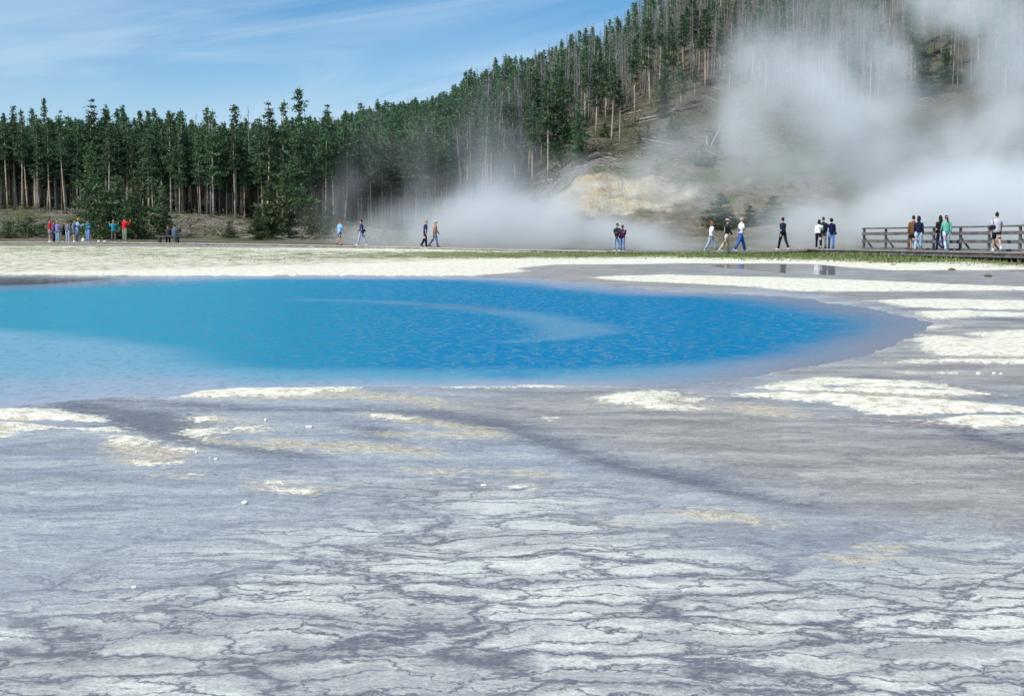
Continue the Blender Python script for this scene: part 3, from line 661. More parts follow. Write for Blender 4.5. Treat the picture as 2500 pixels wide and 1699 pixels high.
# -- the ones the eye picks out
G_F = 'pines of the forest'; G_H = 'living pines scattered on the hillside'; G_S = 'dead grey pines on the hillside'; G_Y = 'young pines at the foot of the bank'
def hero(u, vtop, vbase, Y, var, label, group, sx=1.0, name='pine_tree'):
    x = at(u, Y)*.9965; z = CAMZ + ray(u, vbase)[2]*Y if vbase else gz(x, Y)
    g0 = gz(x, Y); h = CAMZ + ray(u, vtop)[2]*Y - g0
    used_xy.append((x, Y)); return tree(None, var, x, Y, max(h, .6), name, label, group, sx)
hero(115,238,0,170,PINES[4],'very thin pine whose tufted tip rises alone above the treeline at the left',G_F,.62)
hero(222,241,0,163,PINES[8],'tall broad-topped pine standing above its neighbours, third peak of the treeline from the left',G_F,1.15)
hero(268,264,0,165,PINES[1],'tall pine with a pale bare trunk right of the broad-topped pine behind the teal jacket',G_F)
hero(38,258,0,163,PINES[0],'round-topped pine forming the leftmost peak of the treeline',G_F)
hero(85,260,0,166,PINES[3],'pointed pine between the leftmost peak and the thin tufted tip',G_F)
hero(165,266,0,164,PINES[2],'full-crowned pine left of the broad-topped pine on the skyline',G_F)
hero(313,256,0,172,PINES[7],'small sharp spire of a pine alone above the even middle treeline',G_F,.7)
hero(735,214,0,158,BUSHY[0],'tallest dark conical pine on the skyline where the steam begins',G_F,1.0)
hero(692,243,0,160,PINES[6],'narrow pine just left of the tallest conical pine',G_F)
hero(652,246,0,160,PINES[2],'broad twin-topped pine two peaks left of the tallest conical pine',G_F,1.15)
hero(575,250,0,163,PINES[5],'wide pine with a ragged top above the gravel bank',G_F,1.2)
hero(505,258,0,164,PINES[3],'pine with an open ragged crown left of the wide ragged one',G_F)
# bushy pines in front of the bank
for u, vt, vb, Y, k, sx, lab in ((228,350,592,118,1,.95,'bushy pine with a dark crooked trunk right behind the teal-jacketed visitor'),(292,425,590,121,2,1.1,'low bushy pine between the two visitors in teal and red jackets'),
        (345,395,590,120,1,1.0,'full bushy pine right of the visitor in red jacket and khaki trousers'),(398,450,590,124,2,1.,'bushy pine rising behind the bench sitters'),(262,455,590,117,3,1.2,'smaller bushy pine left of the visitor in red and khaki'),
        (322,470,590,117,3,1.3,'low spreading pine directly behind the visitor in red and khaki'),
        (560,533,592,124,4,1.1,'small sapling alone on the pale gravel bank'),(20,533,592,119,4,1.7,'shrubby young pine nearest the left end of the walkway'),(70,522,590,121,4,1.6,'dark young pine left of the visitor in red jacket and shorts'),(105,540,590,123,4,1.4,'small shrubby pine just behind the visitor in red jacket and shorts'),
        (660,438,592,126,2,1.25,'dark bushy pine at the foot of the bank, left of two in thin steam'),(705,415,594,129,1,1.15,'tall dark bushy pine at the foot of the bank at the edge of the steam'),(762,480,596,133,3,1.2,'bushy pine half veiled by steam left of the walker in light blue'),
        (630,500,592,122,3,1.1,'small bushy pine left of the dark bushy pair in thin steam'),(188,505,590,125,4,1.5,'small pine behind the visitor in the yellow cap'),(800,505,598,137,3,1.2,'bushy pine dimmed by steam behind the walker in light blue')):
    hero(u, vt, vb, Y, BUSHY[k], lab, G_Y, sx, 'young_pine')
# hillside living pines: (column, top, base)
HL = [(1338,172,436,'tall pine with a bare pale trunk standing at the left brink of the yellow bluff',0,1.),(1372,165,415,'dark dense pine right of the bare-trunked pine at the brink of the bluff',5,1.),(1412,205,405,'bright green bushy pine right at the top of the bluff',5,.8),
      (1300,240,452,'green pine left of the bare-trunked pine at the brink of the bluff',3,1.),(1455,90,330,'tall narrow pine left of the twin-trunked pine on the open slope',6,.95),(1492,150,352,'pine with twin bare trunks at the left side of the open slope',1,1.1),(1512,190,350,'darker of the two pines sharing the base at the left side of the open slope',7,.9),
      (1588,30,262,'tallest living pine on the slope, with an open layered crown above the fallen logs',2,1.2),(1622,110,285,'dense dark pine beside the small cone-shaped pine above the fallen logs',5,.85),(1621,252,288,'small cone-shaped pine touching the fallen logs',14,1.2),(1584,300,346,'small slim sapling on the open slope below the fallen logs',14,.7),
      (1672,35,222,'pine with round dark top on a bare trunk, left of the steam column',7,1.2),(1722,22,216,'pine with a flat dark head on a tall bare trunk, right of the round-topped one',4,1.1),(1768,60,200,'dark pine right of the flat-headed pine at the steam edge',0,1.),(1786,12,170,'pine with pointed green top high beside the steam column',3,1.),
      (1662,150,262,'bushy dark green pine at the upper edge of the open slope',6,1.3),(1868,50,150,'short green pine among the dead trunks left of the steam column',8,.8),(2006,-40,125,'deep green pine in the gap of steam at the top, left one of the cluster',6,1.2),(2042,-30,118,'deep green pine in the gap of steam at the top, middle one of the cluster',8,1.2),
      (2085,-60,112,'deep green pine in the gap of steam at the top, right one of the cluster',3,1.3),(2248,90,235,'dark pine seen through a gap in the steam at the right, left of a pair',15,1.5),(2312,105,205,'dark pine seen through a gap in the steam at the right, right of a pair',15,1.6),(2500,30,110,'dark pine at the right edge of the picture in the steam',8,1.4),
      (1270,180,400,'slender pine left of the green pine near the bluff, in thin steam',4,1.),(1235,150,390,'pine with dark crown on the slope where the ridge starts to rise',0,1.),(1150,165,430,'tall pine on the skyline with steam at its foot',3,1.),(1550,95,300,'narrow dark pine between the twin-trunked pine and the tallest one',4,1.),(1695,150,235,'small dark pine under the round-topped pine',8,.7),
      (1715,345,405,'ragged little pine growing by the uprooted stump',14,1.4),(1655,295,340,'low green bush on the open slope right of the small sapling',14,1.8),(1305,470,495,'small pine at the lower left corner of the yellow bluff',14,1.2),(1760,470,560,'dark bush in the steam behind the man in overalls',12,2.3),(1880,478,552,'largest dark bush half hidden by the steam behind the walker in navy',12,2.5),(1830,500,556,'dark bush in the steam between the man in overalls and the walker in navy',12,2.3),
      (2230,300,390,'bare thin tree standing in the thick steam above the railing',-1,1.),(2300,290,400,'bare thin tree in the thick steam, right one of two above the railing',-1,1.),
 (1868,120,186,'dark bush high on the slope at the left rim of the steam column',12,1.6),(1902,165,210,'low dark bush just below the one at the left rim of the steam column',12,1.9),(1935,215,262,'dark bush deep in the steam column above the walker in navy',12,2.0),(1640,286,322,'green bush right of the small cone-shaped pine',12,1.7),(1478,300,338,'low dense bush at the foot of the twin-trunked pine',12,2.0),(1745,318,352,'green bush above the uprooted stump',12,2.0),(2175,150,205,'dark bush in the steam high above the railing start',12,2.0),(1420,360,402,'low green bush at the brow of the bluff beside the bright green pine',12,1.8),(1560,330,352,'tiny round bush left of the slim sapling on the open slope',12,2.2)]
for u, vt, vb, lab, k, sx in HL:
    x, y = base_at(u, vb) if vb < 540 else (at(u, 148), 148)
    h = max(1.0, CAMZ + ray(u, vt)[2]*y - gz(x, y)); used_xy.append((x, y))
    if k == -1: snag(SNAGS[3], x, y, h, lab, G_S)
    else:
        var = BUSHY[4] if k == 14 else (BUSHY[2] if k == 12 else BUSHY[5] if k == 15 else PINES[k] if k != 5 else BUSHY[0])
        tree(None, var, x, y, h, 'pine_tree' if h > 4 else 'young_pine', lab, G_H, sx)
# -- the body of the forest: near rows one by one, the rest as one mass
def live_share(u): return float(np.interp(u, [0,900,1100,1250,1400,1600,1900,2600], [1,.97,.88,.60,.36,.22,.20,.24]))
def near_edge(u): return float(np.interp(u, [-500,0,700,850,1000,1200,1300,1400,1500,1600,1700,1800,2000,2500], [160,160,161,163,166,176,190,203,218,224,226,212,196,192]))
cand = []
y = 158.
while y < 345:
    sp = 1.5 if y < 172 else 1.8 if y < 205 else 2.5 if y < 260 else 3.4
    u0, u1 = -520, 3700; x = at(u0, y)
    while x < at(u1, y):
        xx = x + random.uniform(-.5,.5)*sp; yy = y + random.uniform(-.5,.5)*sp; u = 1250 + F*xx/yy
        if yy > near_edge(u) and not (u < 600 and yy > 262) and not (u > 2150 and random.random() < .55) and not (u > 1300 and yy < 200 and random.random() < .5): cand.append((yy, xx, u))
        x += sp
    y += sp
cand.sort()
live = []; dead = []
for yy, xx, u in cand:
    if not free(xx, yy, 1.0): continue
    vtop_ok = True
    z = gz(xx, yy)
    if (CAMZ-z)/yy*F + 557 < -40: continue
    (live if random.random() < live_share(u) else dead).append((yy, xx, u))
# rank: near trees, and those whose tops reach the skyline, show largest
NL, ND = 225, 270
def rowword(yy, u):
    e = yy - near_edge(u)
    return 'front row' if e < 3 else 'second row' if e < 6.5 else 'third row' if e < 11 else 'deep row' if e < 25 else 'back'
sizew = lambda h: 'short' if h < 10 else 'tall'
def sel(L, n, lo=-60, hi=2560):
    inside = [c for c in L if lo < c[2] < hi]; outside = [c for c in L if not lo < c[2] < hi]
    inside.sort(key=lambda c: (c[0]-near_edge(c[2]))*(1 if c[2] < 1100 else .55)); return inside[:n], inside[n:]+outside
liv_i, liv_r = sel(live, NL); ded_i, ded_r = sel(dead, ND, 700)
for yy, xx, u in liv_i:
    h = random.gauss(9.9 if u < 700 else 10.8, 1.1); k = random.randrange(len(PINES)); v_ = PINES[k]
    form = ('narrow-crowned','narrow-crowned','full-crowned','full-crowned','slim','high-crowned','low-branched','high-crowned','wide')[k]
    tree(None, v_, xx, yy, h, 'pine_tree', f'{sizew(h)} {form} pine, {rowword(yy,u)}, {spot(u)}', G_F if u < 1260 else G_H, random.uniform(.78,1.1))
for yy, xx, u in ded_i:
    h = random.gauss(11.5, 1.4); snag(random.choice(SNAGS), xx, yy, h, f'{sizew(h)} grey dead pine, {rowword(yy,u)}, {spot(u)}', G_S, .03)
def mass(name, L, kind):
    V = []; Fq = []; MI = []; n = 0
    LS = []
    for yy, xx, u in L:
        h = random.gauss((10.1 if u < 700 else 10.6) if kind == 'live' else 11.4, .9); th = random.uniform(0, 6.28); c_, s_ = math.cos(th), math.sin(th); z = gz(xx, yy)-.1
        if kind == 'live':
            H, (tv, tf), (cv, cf) = random.choice(LITE); parts = ((np.array(tv), tf, 0), (cv, cf, 1))
        else:
            H, _, _, m = random.choice(SN2); parts = ((np.array(m.v), m.f, None),)
        k = h/H
        for v_, f_, mi in parts:
            w_ = np.empty_like(v_); w_[:,0] = (v_[:,0]*c_-v_[:,1]*s_)*k+xx; w_[:,1] = (v_[:,0]*s_+v_[:,1]*c_)*k+yy; w_[:,2] = v_[:,2]*k+z
            V.append(w_)
            if isinstance(f_, np.ndarray): Fq.append((f_+n).ravel()); LS.append(np.full(len(f_), f_.shape[1]))
            else: Fq.append(np.concatenate([np.array(q)+n for q in f_])); LS.append(np.array([len(q) for q in f_]))
            MI.append(np.full(len(f_), mi) if mi is not None else np.array(m.m)); n += len(v_)
    V = np.concatenate(V).astype(np.float32); fl = np.concatenate(Fq).astype(np.int32); ls = np.concatenate(LS).astype(np.int32)
    me = bpy.data.meshes.new(name); me.vertices.add(len(V)); me.vertices.foreach_set('co', V.ravel()); me.loops.add(len(fl)); me.loops.foreach_set('vertex_index', fl)
    me.polygons.add(len(ls)); me.polygons.foreach_set('loop_start', np.concatenate([[0], np.cumsum(ls)[:-1]]).astype(np.int32))
    for m_ in ((M_BARK, M_NEEDLE) if kind == 'live' else (M_SNAG, M_TWIG)): me.materials.append(m_)
    me.polygons.foreach_set('material_index', np.concatenate(MI).astype(np.int32)); me.update(calc_edges=True)
    o = bpy.data.objects.new(name, me); C.objects.link(o); return o
SN2 = []
for i in range(6):
    m = make_snag(11.5, 500+i, 62, False); SN2.append((11.5, None, None, m))
tag(mass('forest', liv_r, 'live'), 'dense mass of distant green pines behind the front rows', 'forest', kind='stuff')
tag(mass('dead_forest', ded_r, 'dead'), 'distant mass of grey dead pine trunks up the hillside', 'forest', kind='stuff')
print('trees', len(liv_i), len(liv_r), len(ded_i), len(ded_r))

# ------------------------------------------------------------------ fallen logs, the uprooted stump, scrub
def log(u0, v0, u1, v1, r0, label, twig=0, Y=None):
    a = base_at(u0, v0) if Y is None else (at(u0,Y),Y); b = base_at(u1, v1) if Y is None else (at(u1,Y),Y)
    A_ = Vector((a[0], a[1], gz(*a)+r0)); B_ = Vector((b[0], b[1], gz(*b)+r0*.8)); m = MB(); L = (B_-A_).length
    if L > 9: B_ = A_ + (B_-A_)*9/L; B_.z = gz(B_.x, B_.y)+r0
    m.tube([A_, A_.lerp(B_,.33)+Vector((0,0,.05)), A_.lerp(B_,.66)+Vector((0,0,.04)), B_], [r0, r0*.9, r0*.75, r0*.45], 8)
    for k in range(twig):
        c = A_.lerp(B_, random.uniform(.2,.95)); e = c + Vector((random.gauss(0,.5), random.gauss(0,.5), random.uniform(.2,.8)))
        m.tube([c, e], [.035,.01], 4)
    return tag(m.build('fallen_log', M_LOG, smooth=True), label, 'log', 'fallen logs on the slope and bank')
log(1562,296,1612,286,.20,'thick pale log on the open slope, upper one of the crossed pair',1)
log(1552,306,1608,293,.16,'pale log just below the thick one on the open slope',2)
log(1530,282,1570,272,.13,'thin log above left of the crossed pair on the open slope')
log(1540,338,1680,362,.12,'long thin log slanting across the open slope below the small sapling')
log(1595,212,1612,205,.14,'short broken log among trunks above the crossed pair',1)
log(1352,402,1398,416,.12,'grey log at the top of the yellow bluff left of the brush heap',2)
log(1425,408,1480,398,.12,'branchy grey log heaped at the brow of the yellow bluff',7)
log(1400,414,1452,402,.10,'thin branchy log beside the heap at the brow of the bluff',8)
log(1300,456,1352,438,.14,'dark log lying along the left rim of the yellow bluff')
log(105,508,215,515,.10,'long thin log on top of the bank behind the cluster of visitors')
log(435,545,560,512,.08,'long thin pole slanting up the gravel bank right of the bench')
log(1640,270,1665,272,.12,'small log right of the cone-shaped pine')
log(30,505,70,514,.10,'branchy dead limb on the bank above the shrubs at the far left',9)
def stump():
    x, y = base_at(1728, 398); z = gz(x, y); m = MB()
    for k in range(9):
        th = random.uniform(-2.8,.2); L = random.uniform(1.0,2.3)
        a = Vector((x,y,z+1.3)); b = a + Vector((math.cos(th)*L*.75, -abs(math.sin(th))*L*.5, -random.uniform(.6,1.3)*L*.7))
        mid = a.lerp(b,.5)+Vector((random.gauss(0,.12),0,.15)); m.tube([a, mid, b], [.14,.10,.04], 6)
    m.tube([(x-.2,y,z+.9),(x-.1,y+.1,z+2.2),(x-.15,y+.1,z+3.2)], [.2,.15,.1], 7); m.tube([(x+.3,y,z+.9),(x+.45,y,z+2.2),(x+1.6,y+.2,z+4.6)], [.14,.1,.04], 6)
    m.tube([(x-.6,y,z+.5),(x-.7,y,z+2.6)], [.13,.09], 6)
    tag(m.build('uprooted_stump', M_LOG, smooth=True), 'uprooted dead stump with spread roots above the right part of the yellow bluff', 'stump')
stump()
def brushwood():
    r = np.random.default_rng(17); m = MB()
    for k in range(1300):
        yy = r.uniform(166, 245) if k % 4 else r.uniform(120, 160); u = r.uniform(1200, 2300) if k % 4 else r.uniform(-200, 900)
        if k % 3 == 0 and k % 4: u = r.uniform(1300, 1500); yy = r.uniform(164, 178)
        xx = at(u, yy); L = r.uniform(.5, 2.6); th = r.uniform(0, 6.28); dx, dy = math.cos(th)*L/2, math.sin(th)*L/2
        w_ = r.uniform(.02, .07); a = (xx-dx, yy-dy, gz(xx-dx, yy-dy)+r.uniform(.02,.15)); b = (xx+dx, yy+dy, gz(xx+dx, yy+dy)+r.uniform(.05,.5)); m.tube([a, b], [w_, w_*.4], 4, cap=False)
    tag(m.build('deadfall', M_LOG), 'grey sticks and dead branches strewn over the slope', 'deadfall', kind='stuff')
brushwood()
# low scrub on the bank and slope: nobody could count it
def scrub():
    r = np.random.default_rng(91); cent = []; size = []
    def put(n, ulo, uhi, ylo, yhi, rad, hgt, cnt):
        for k in range(n):
            yy = r.uniform(ylo, yhi); u = r.uniform(ulo, uhi); xx = at(u, yy); s = r.uniform(.5,1.3); c_ = int(cnt*s)
            pts = np.stack([xx+r.normal(0,rad*s,c_), yy+r.normal(0,rad*s,c_), gz(xx,yy)+np.abs(r.normal(0,hgt*s,c_))], 1); cent.append(pts); size.append(r.uniform(.12,.30,c_))
    put(60, -200, 480, 118, 136, .5, .35, 60); put(60, 450, 1000, 124, 160, .4, .3, 50); put(330, 1280, 2100, 170, 226, .55, .40, 70); put(70, -300, 900, 155, 163, .5, .3, 50)
    v, f = leaf_tris(np.concatenate(cent), np.concatenate(size), r)
    me = np_mesh('undergrowth', v, f, [M_SCRUB]); o = bpy.data.objects.new('undergrowth', me); C.objects.link(o); tag(o, 'low olive scrub dotted over the bank and the open slope', 'undergrowth', kind='stuff')
M_SCRUB = needle_mat('scrub', (.07,.085,.035), (.15,.14,.075))
scrub()
# ------------------------------------------------------------------ boardwalk
M_DECK = simple_mat('grey_planks', (.17,.155,.14), .85, col2=(.30,.275,.25), scale=3, bump=.4, bscale=40, bdist=.005, spec=.2)
M_RAIL = simple_mat('dark_weathered_timber', (.085,.078,.080), .8, col2=(.17,.155,.155), scale=2.5, bump=.4, bscale=30, bdist=.005, spec=.25)
M_PALE = simple_mat('pale_planks', (.36,.33,.28), .85, col2=(.50,.47,.41), scale=2, bump=.3, bscale=40, bdist=.005, spec=.2)
M_DARKW = simple_mat('dark_bench_wood', (.045,.042,.045), .8, col2=(.09,.085,.09), scale=2, bump=.3, bscale=30, bdist=.005)
# fence foot line (x, y, z) and the walkway's middle line
FA = Vector((at(2107,74), 74, .51)); FB = Vector((at(2500,58.9)+.55, 57.3, .64))
fd_ = (FB-FA).normalized(); fn = Vector((-fd_.y, fd_.x, 0)) ; fn = fn if fn.x < 0 else -fn       # towards the walkway side (left)
PATH = [Vector(FB + fd_*24 + fn*1.2), Vector(FB + fn*1.2), Vector(FA + fn*1.2 + Vector((0,0,.0))), Vector((at(2010,78.7), 78.7, .47)), Vector((at(1900,78.6), 78.6, .36)), Vector((at(1800,78), 78.4, .29)), Vector((at(1510,87), 87, .20)),
        Vector((at(1250,91), 91, .27)), Vector((at(1050,94.6), 94.6, .35)), Vector((at(830,97.4), 97.4, .43)), Vector((at(600,100), 100, .50)), Vector((at(410,103.3), 103.3, .55)), Vector((at(300,105), 105.2, .56)), Vector((at(120,106), 106, .57)), Vector((at(-200,108), 108, .6)), Vector((at(-900,112), 112, .6))]
def deck_z(x, y):
    best = None
    for a, b in zip(PATH, PATH[1:]):
        e = b-a; t_ = max(0, min(1, ((x-a.x)*e.x+(y-a.y)*e.y)/(e.x**2+e.y**2))); c = a+e*t_; d_ = (c.x-x)**2+(c.y-y)**2
        if best is None or d_ < best[0]: best = (d_, c.z, math.sqrt(d_))
    return best[1], best[2]
W = 2.35
bw = empty('boardwalk', tuple(PATH[2])); tag(bw, 'raised timber walkway winding along the far side of the blue pool', 'boardwalk')
off = -PATH[2]
def chunk(i0, i1, mat, edge):
    deck = MB()
    for a, b in zip(PATH[i0:i1], PATH[i0+1:i1+1]):
        L = (b-a).length; d_ = (b-a).normalized(); n_ = int(L/.2); s_ = Vector((-d_.y, d_.x, 0)).normalized()
        for k in range(n_+1):
            c = a + d_*(k+.5)*.2 + off; w_ = W + random.uniform(-.04,.04)
            deck.beam(c - s_*w_/2 + Vector((0,0,-.025)), c + s_*w_/2 + Vector((0,0,-.025+random.uniform(-.004,.004))), .185, .05)
    deck.build('deck', mat, bw)
    for sgn in (1,-1):
        m = MB(); pts = [] 
        for j in range(i0, i1+1):
            a = PATH[max(j-1,0)]; b = PATH[min(j+1,len(PATH)-1)]; d_ = (b-a).normalized(); s_ = Vector((-d_.y, d_.x, 0)).normalized(); pts.append(PATH[j] + s_*sgn*(W/2-.10) + Vector((0,0,-.14)) + off)
        for a, b in zip(pts, pts[1:]): m.beam(a, b, .09, .17)
        m.build('edge_beam', edge, bw)
    # short sleepers the walkway stands on
    acc = 0
    for a, b in zip(PATH[i0:i1], PATH[i0+1:i1+1]):
        L = (b-a).length; n_ = max(1, int(L/2.4)); d_ = (b-a).normalized(); s_ = Vector((-d_.y, d_.x, 0)).normalized()
        for k in range(n_):
            c = a + (b-a)*((k+.5)/n_)
            if not (-300 < 1250+F*c.x/max(c.y,1) < 2750): continue
            m = MB()
            for sg in (1,-1):
                q_ = c + s_*sg*(W/2-.2); g_ = gz(q_.x, q_.y)-.15; m.box((q_.x+off.x, q_.y+off.y, (q_.z-.225+g_)/2+off.z), (.16,.2,max(.1,q_.z-.225-g_)), math.atan2(d_.y,d_.x))
            m.build('support_post', edge, bw)
chunk(0, 6, M_DECK, M_RAIL); chunk(6, 15, M_PALE, M_PALE)
# ------------------------------------------------------------------ railing along the far side
rl = empty('wooden_railing', tuple(FA)); tag(rl, 'dark weathered three-board railing with slanted braces on the far side of the walkway', 'railing')
FE = FB + fd_*21; Lf = (FE-FA).length; sag = random.Random(4)
for nm, zz, w_, h_ in (('top_rail', 1.07, .20, .075), ('rail', .78, .045, .15), ('rail', .40, .045, .15), ('kerb_board', .05, .10, .09)):
    m = MB(); n_ = int(Lf/2.44)+1
    for k in range(n_):
        a = FA + fd_*(k*2.44-.06); b = FA + fd_*min((k+1)*2.44-.07, Lf); j = Vector((0,0,sag.uniform(-.012,.012)))
        m.beam(a - FA + Vector((0,0,zz))+j + fn*(.075 if nm == 'rail' else 0), b - FA + Vector((0,0,zz))+j + fn*(.075 if nm == 'rail' else 0), w_, h_)
    m.build(nm, M_RAIL, rl)
k = 0
while k*2.44 < Lf:
    c = fd_*(k*2.44); m = MB(); m.beam(c + Vector((0,0,-.2)), c + Vector((0,0,1.032)), .10, .10, up=fn); m.build('post', M_RAIL, rl)
    m = MB(); m.beam(c - fn*.06 + Vector((0,0,.55)), c - fn*.62 + Vector((0,0,-.12)), .09, .06); m.build('brace', M_RAIL, rl); k += 1
# ------------------------------------------------------------------ bench
bx0, by0 = at(411,102.4), 102.4; bz = .54
bn = empty('wooden_bench', (bx0,by0,bz), R(-8)); tag(bn, 'backless dark timber bench on the walkway with two people sitting on it', 'bench')
m = MB(); m.box((0,.10,.47),(1.75,.17,.06)); m.box((0,-.10,.47),(1.75,.17,.06)); m.build('seat', M_RAIL, bn)
for sx in (-.58,.58):
    m = MB(); m.box((sx,0,.205),(.16,.34,.47)); m.build('leg', M_DARKW, bn)
# ------------------------------------------------------------------ grass by the walkway
def grass():
    r = np.random.default_rng(5); V = []; 
    N = 110000
    u = r.uniform(-350, 2850, N*2); yy = r.uniform(50, 112, N*2); xx = (u-1250)/F*yy
    s = mask(GRASS, xx, yy, .05); green = np.clip((u-900)/700, .12, 1.0)
    dz = np.array([deck_z(a_, b_)[1] for a_, b_ in zip(xx[:], yy[:])]) if False else None
    pr = s*green*(.25+1.5*np.clip(fbm(xx/1.2, yy/1.2, 3, 71)+.3, 0, 1))
    k = r.random(N*2) < pr; xx, yy, u = xx[k], yy[k], u[k]
    z = ground_z(xx, yy)
    dd = np.full(xx.shape, 1e9)
    for a, b in zip(PATH, PATH[1:]):
        ex, ey = b.x-a.x, b.y-a.y; t_ = np.clip(((xx-a.x)*ex+(yy-a.y)*ey)/(ex*ex+ey*ey), 0, 1); dd = np.minimum(dd, np.hypot(xx-a.x-ex*t_, yy-a.y-ey*t_))
    k = dd > W/2+.05; xx, yy, z, u, dd = xx[k], yy[k], z[k], u[k], dd[k]
    n = len(xx); h = r.uniform(.04,.13,n)*np.clip(.5+(u-1000)/1500, .45, 1.2)*np.clip(1.5-dd/6, .55, 1.4)
    h *= 1+1.3*np.clip(fbm(xx/.8, yy/3, 2, 77), 0, 1); th = r.uniform(0,6.28,n); wd = r.uniform(.012,.03,n)*1.6
    ln = r.normal(0,.35,(n,2))*h[:,None]
    p0 = np.stack([xx-np.cos(th)*wd, yy-np.sin(th)*wd, z-.01],1); p1 = np.stack([xx+np.cos(th)*wd, yy+np.sin(th)*wd, z-.01],1); p2 = np.stack([xx+ln[:,0], yy+ln[:,1], z+h],1)
    v = np.stack([p0,p1,p2],1).reshape(-1,3); me = np_mesh('grass', v, np.arange(3*n).reshape(-1,3), [M_GRASS]); o = bpy.data.objects.new('grass', me); C.objects.link(o); tag(o, 'green grass along the foot of the walkway', 'grass', kind='stuff'); print('grass', n)
t = new_mat('grass_blades'); b_ = t.n('ShaderNodeBsdfPrincipled'); b_.inputs['Roughness'].default_value = .6; pp = t.pos()
t.put(b_.inputs['Base Color'], t.mix(t.mapr(t.noise(pp, .8, 4, .7), .35, .65), (.065,.13,.022), (.17,.19,.055))); t.L.new(b_.outputs[0], t.out.inputs[0]); M_GRASS = t.mat
grass()
# ------------------------------------------------------------------ stones and clods on the sinter
M_STONE = simple_mat('white_sinter_stone', (.62,.60,.52), .9, col2=(.84,.83,.77), scale=12, bump=.5, bscale=60, bdist=.004, spec=.1)
M_CLOD = simple_mat('brown_clod', (.09,.07,.045), .95, col2=(.17,.13,.08), scale=12, bump=.6, bscale=60, bdist=.01, spec=.1)
def stone(u, v, w_px, h_px, label, mat=M_STONE, name='stone', cat='stone', grp='white stones on the wet apron'):
    x, y = flat_pt(u, v); r_ = w_px*.88/F*y/2; hh = h_px*.85/F*y; rr = random.Random(u); ph = rr.uniform(0,6)
    fn_ = lambda p: p*(1 + .16*math.sin(p.x*3+ph) + .12*math.sin(p.y*4+ph*2) + .10*math.sin(p.z*5+ph)) if True else p
    m = MB(); m.ball((0,0,hh*.38), (r_, r_*.8, hh*.62), 14, 8, fn=fn_)
    return tag(m.build(name, mat, smooth=True, loc=(x, y, gz(x,y)-.002)), label, cat, grp)
stone(597,1230,19,11,'biggest round white stone, alone on the smooth lavender apron at left')
stone(755,1044,21,8,'flat white stone on the patchy crust, right of the small round one')
stone(649,1027,11,8,'small round white stone on the patchy crust above centre left')
stone(328,1434,14,7,'small white stone low in the left foreground')
stone(527,1122,12,7,'white pebble just below the tan crust right of the left white patch'); stone(512,1118,7,4,'tiny white pebble left of its larger neighbour below the tan crust')
stone(2390,914,15,7,'white stone on the grey flat near the right edge, left of a pair'); stone(2427,913,11,6,'white stone, middle one of the three near the right edge'); stone(2444,914,9,6,'white stone nearest the right edge of the grey flat')
stone(480,1105,10,6,'white pebble at the right rim of the tan and white crust at left'); stone(1182,1185,16,5,'flat white chip near the middle of the apron')
stone(2325,666,20,7,'brown clod on the far wet strip, left one of two by the grass',M_CLOD,'clod','clod','brown clods on the far wet strip'); stone(2412,677,24,6,'brown clod on the far wet strip, nearer the right edge',M_CLOD,'clod','clod','brown clods on the far wet strip')
stone(2180,648,18,4,'flat brown clod on the white ground below the start of the railing',M_CLOD,'clod','clod','brown clods on the far wet strip')
for k_, (u, v) in enumerate(((244,588),(258,588.5),(206,588))):
    Y_ = 104.; x = at(u, Y_); m = MB(); m.ball((0,0,(.07,.06,.15)[k_]), ((.11,.13,.13)[k_],.10,(.07,.06,.16)[k_]), 10, 6)
    tag(m.build('white_bag', simple_mat('white_cloth',(.75,.75,.74),.8,var=.06,bump=.2), smooth=True, loc=(x, Y_, deck_z(x,Y_)[0])), ('white bag lying on the walkway, left of two between the teal and red jackets','white bundle right of its twin between the teal and red jackets','upright white bag at the feet of the visitor in the teal jacket')[k_], 'bag')
# ------------------------------------------------------------------ people
_mats = {}
def cloth(c, r=.85):
    k = ('c',)+tuple(c)
    if k not in _mats: _mats[k] = simple_mat('cloth_%d' % len(_mats), c, r, var=.14, scale=9, bump=.5, bscale=14, bdist=.012, spec=.15)
    return _mats[k]
M_SKIN = simple_mat('skin', (.50,.30,.21), .6, var=.07, scale=9, bump=0, spec=.35)
M_EYE = simple_mat('eye_dark', (.03,.025,.02), .3, var=0, bump=0); M_LIP = simple_mat('lip', (.36,.13,.11), .5, var=0, bump=0)
HAIRC = dict(dark=(.014,.011,.010), brown=(.075,.04,.022), red=(.26,.085,.03), blond=(.34,.22,.10), grey=(.33,.30,.27))
def fk(o, ang_f, ang_s, L):
    """point below o: swung forward by ang_f and out sideways by ang_s"""
    f = R(ang_f); s = R(ang_s)
    return o + Vector((math.sin(s)*math.cos(f), math.sin(f), -math.cos(f)*math.cos(s)))*L
def skin_body(J, rad, edges, H):
    me = bpy.data.meshes.new('tmp'); names = list(J); ix = {n: i for i, n in enumerate(names)}
    me.from_pydata([J[n] for n in names], [(ix[a], ix[b]) for a, b in edges], [])
    o = bpy.data.objects.new('tmp', me); C.objects.link(o)
    md = o.modifiers.new('s', 'SKIN'); md.use_smooth_shade = True
    for n in names:
        sv = me.skin_vertices[0].data[ix[n]]; r = rad[n]; sv.radius = r if isinstance(r, tuple) else (r, r); sv.use_root = (n == 'pelvis')
    o.modifiers.new('d', 'SUBSURF').levels = 1
    bpy.context.view_layer.update()
    e = o.evaluated_get(bpy.context.evaluated_depsgraph_get()); m2 = e.to_mesh()
    v = [w_.co.copy() for w_ in m2.vertices]; f = [tuple(p.vertices) for p in m2.polygons]
    e.to_mesh_clear(); bpy.data.objects.remove(o); bpy.data.meshes.remove(me); return v, f
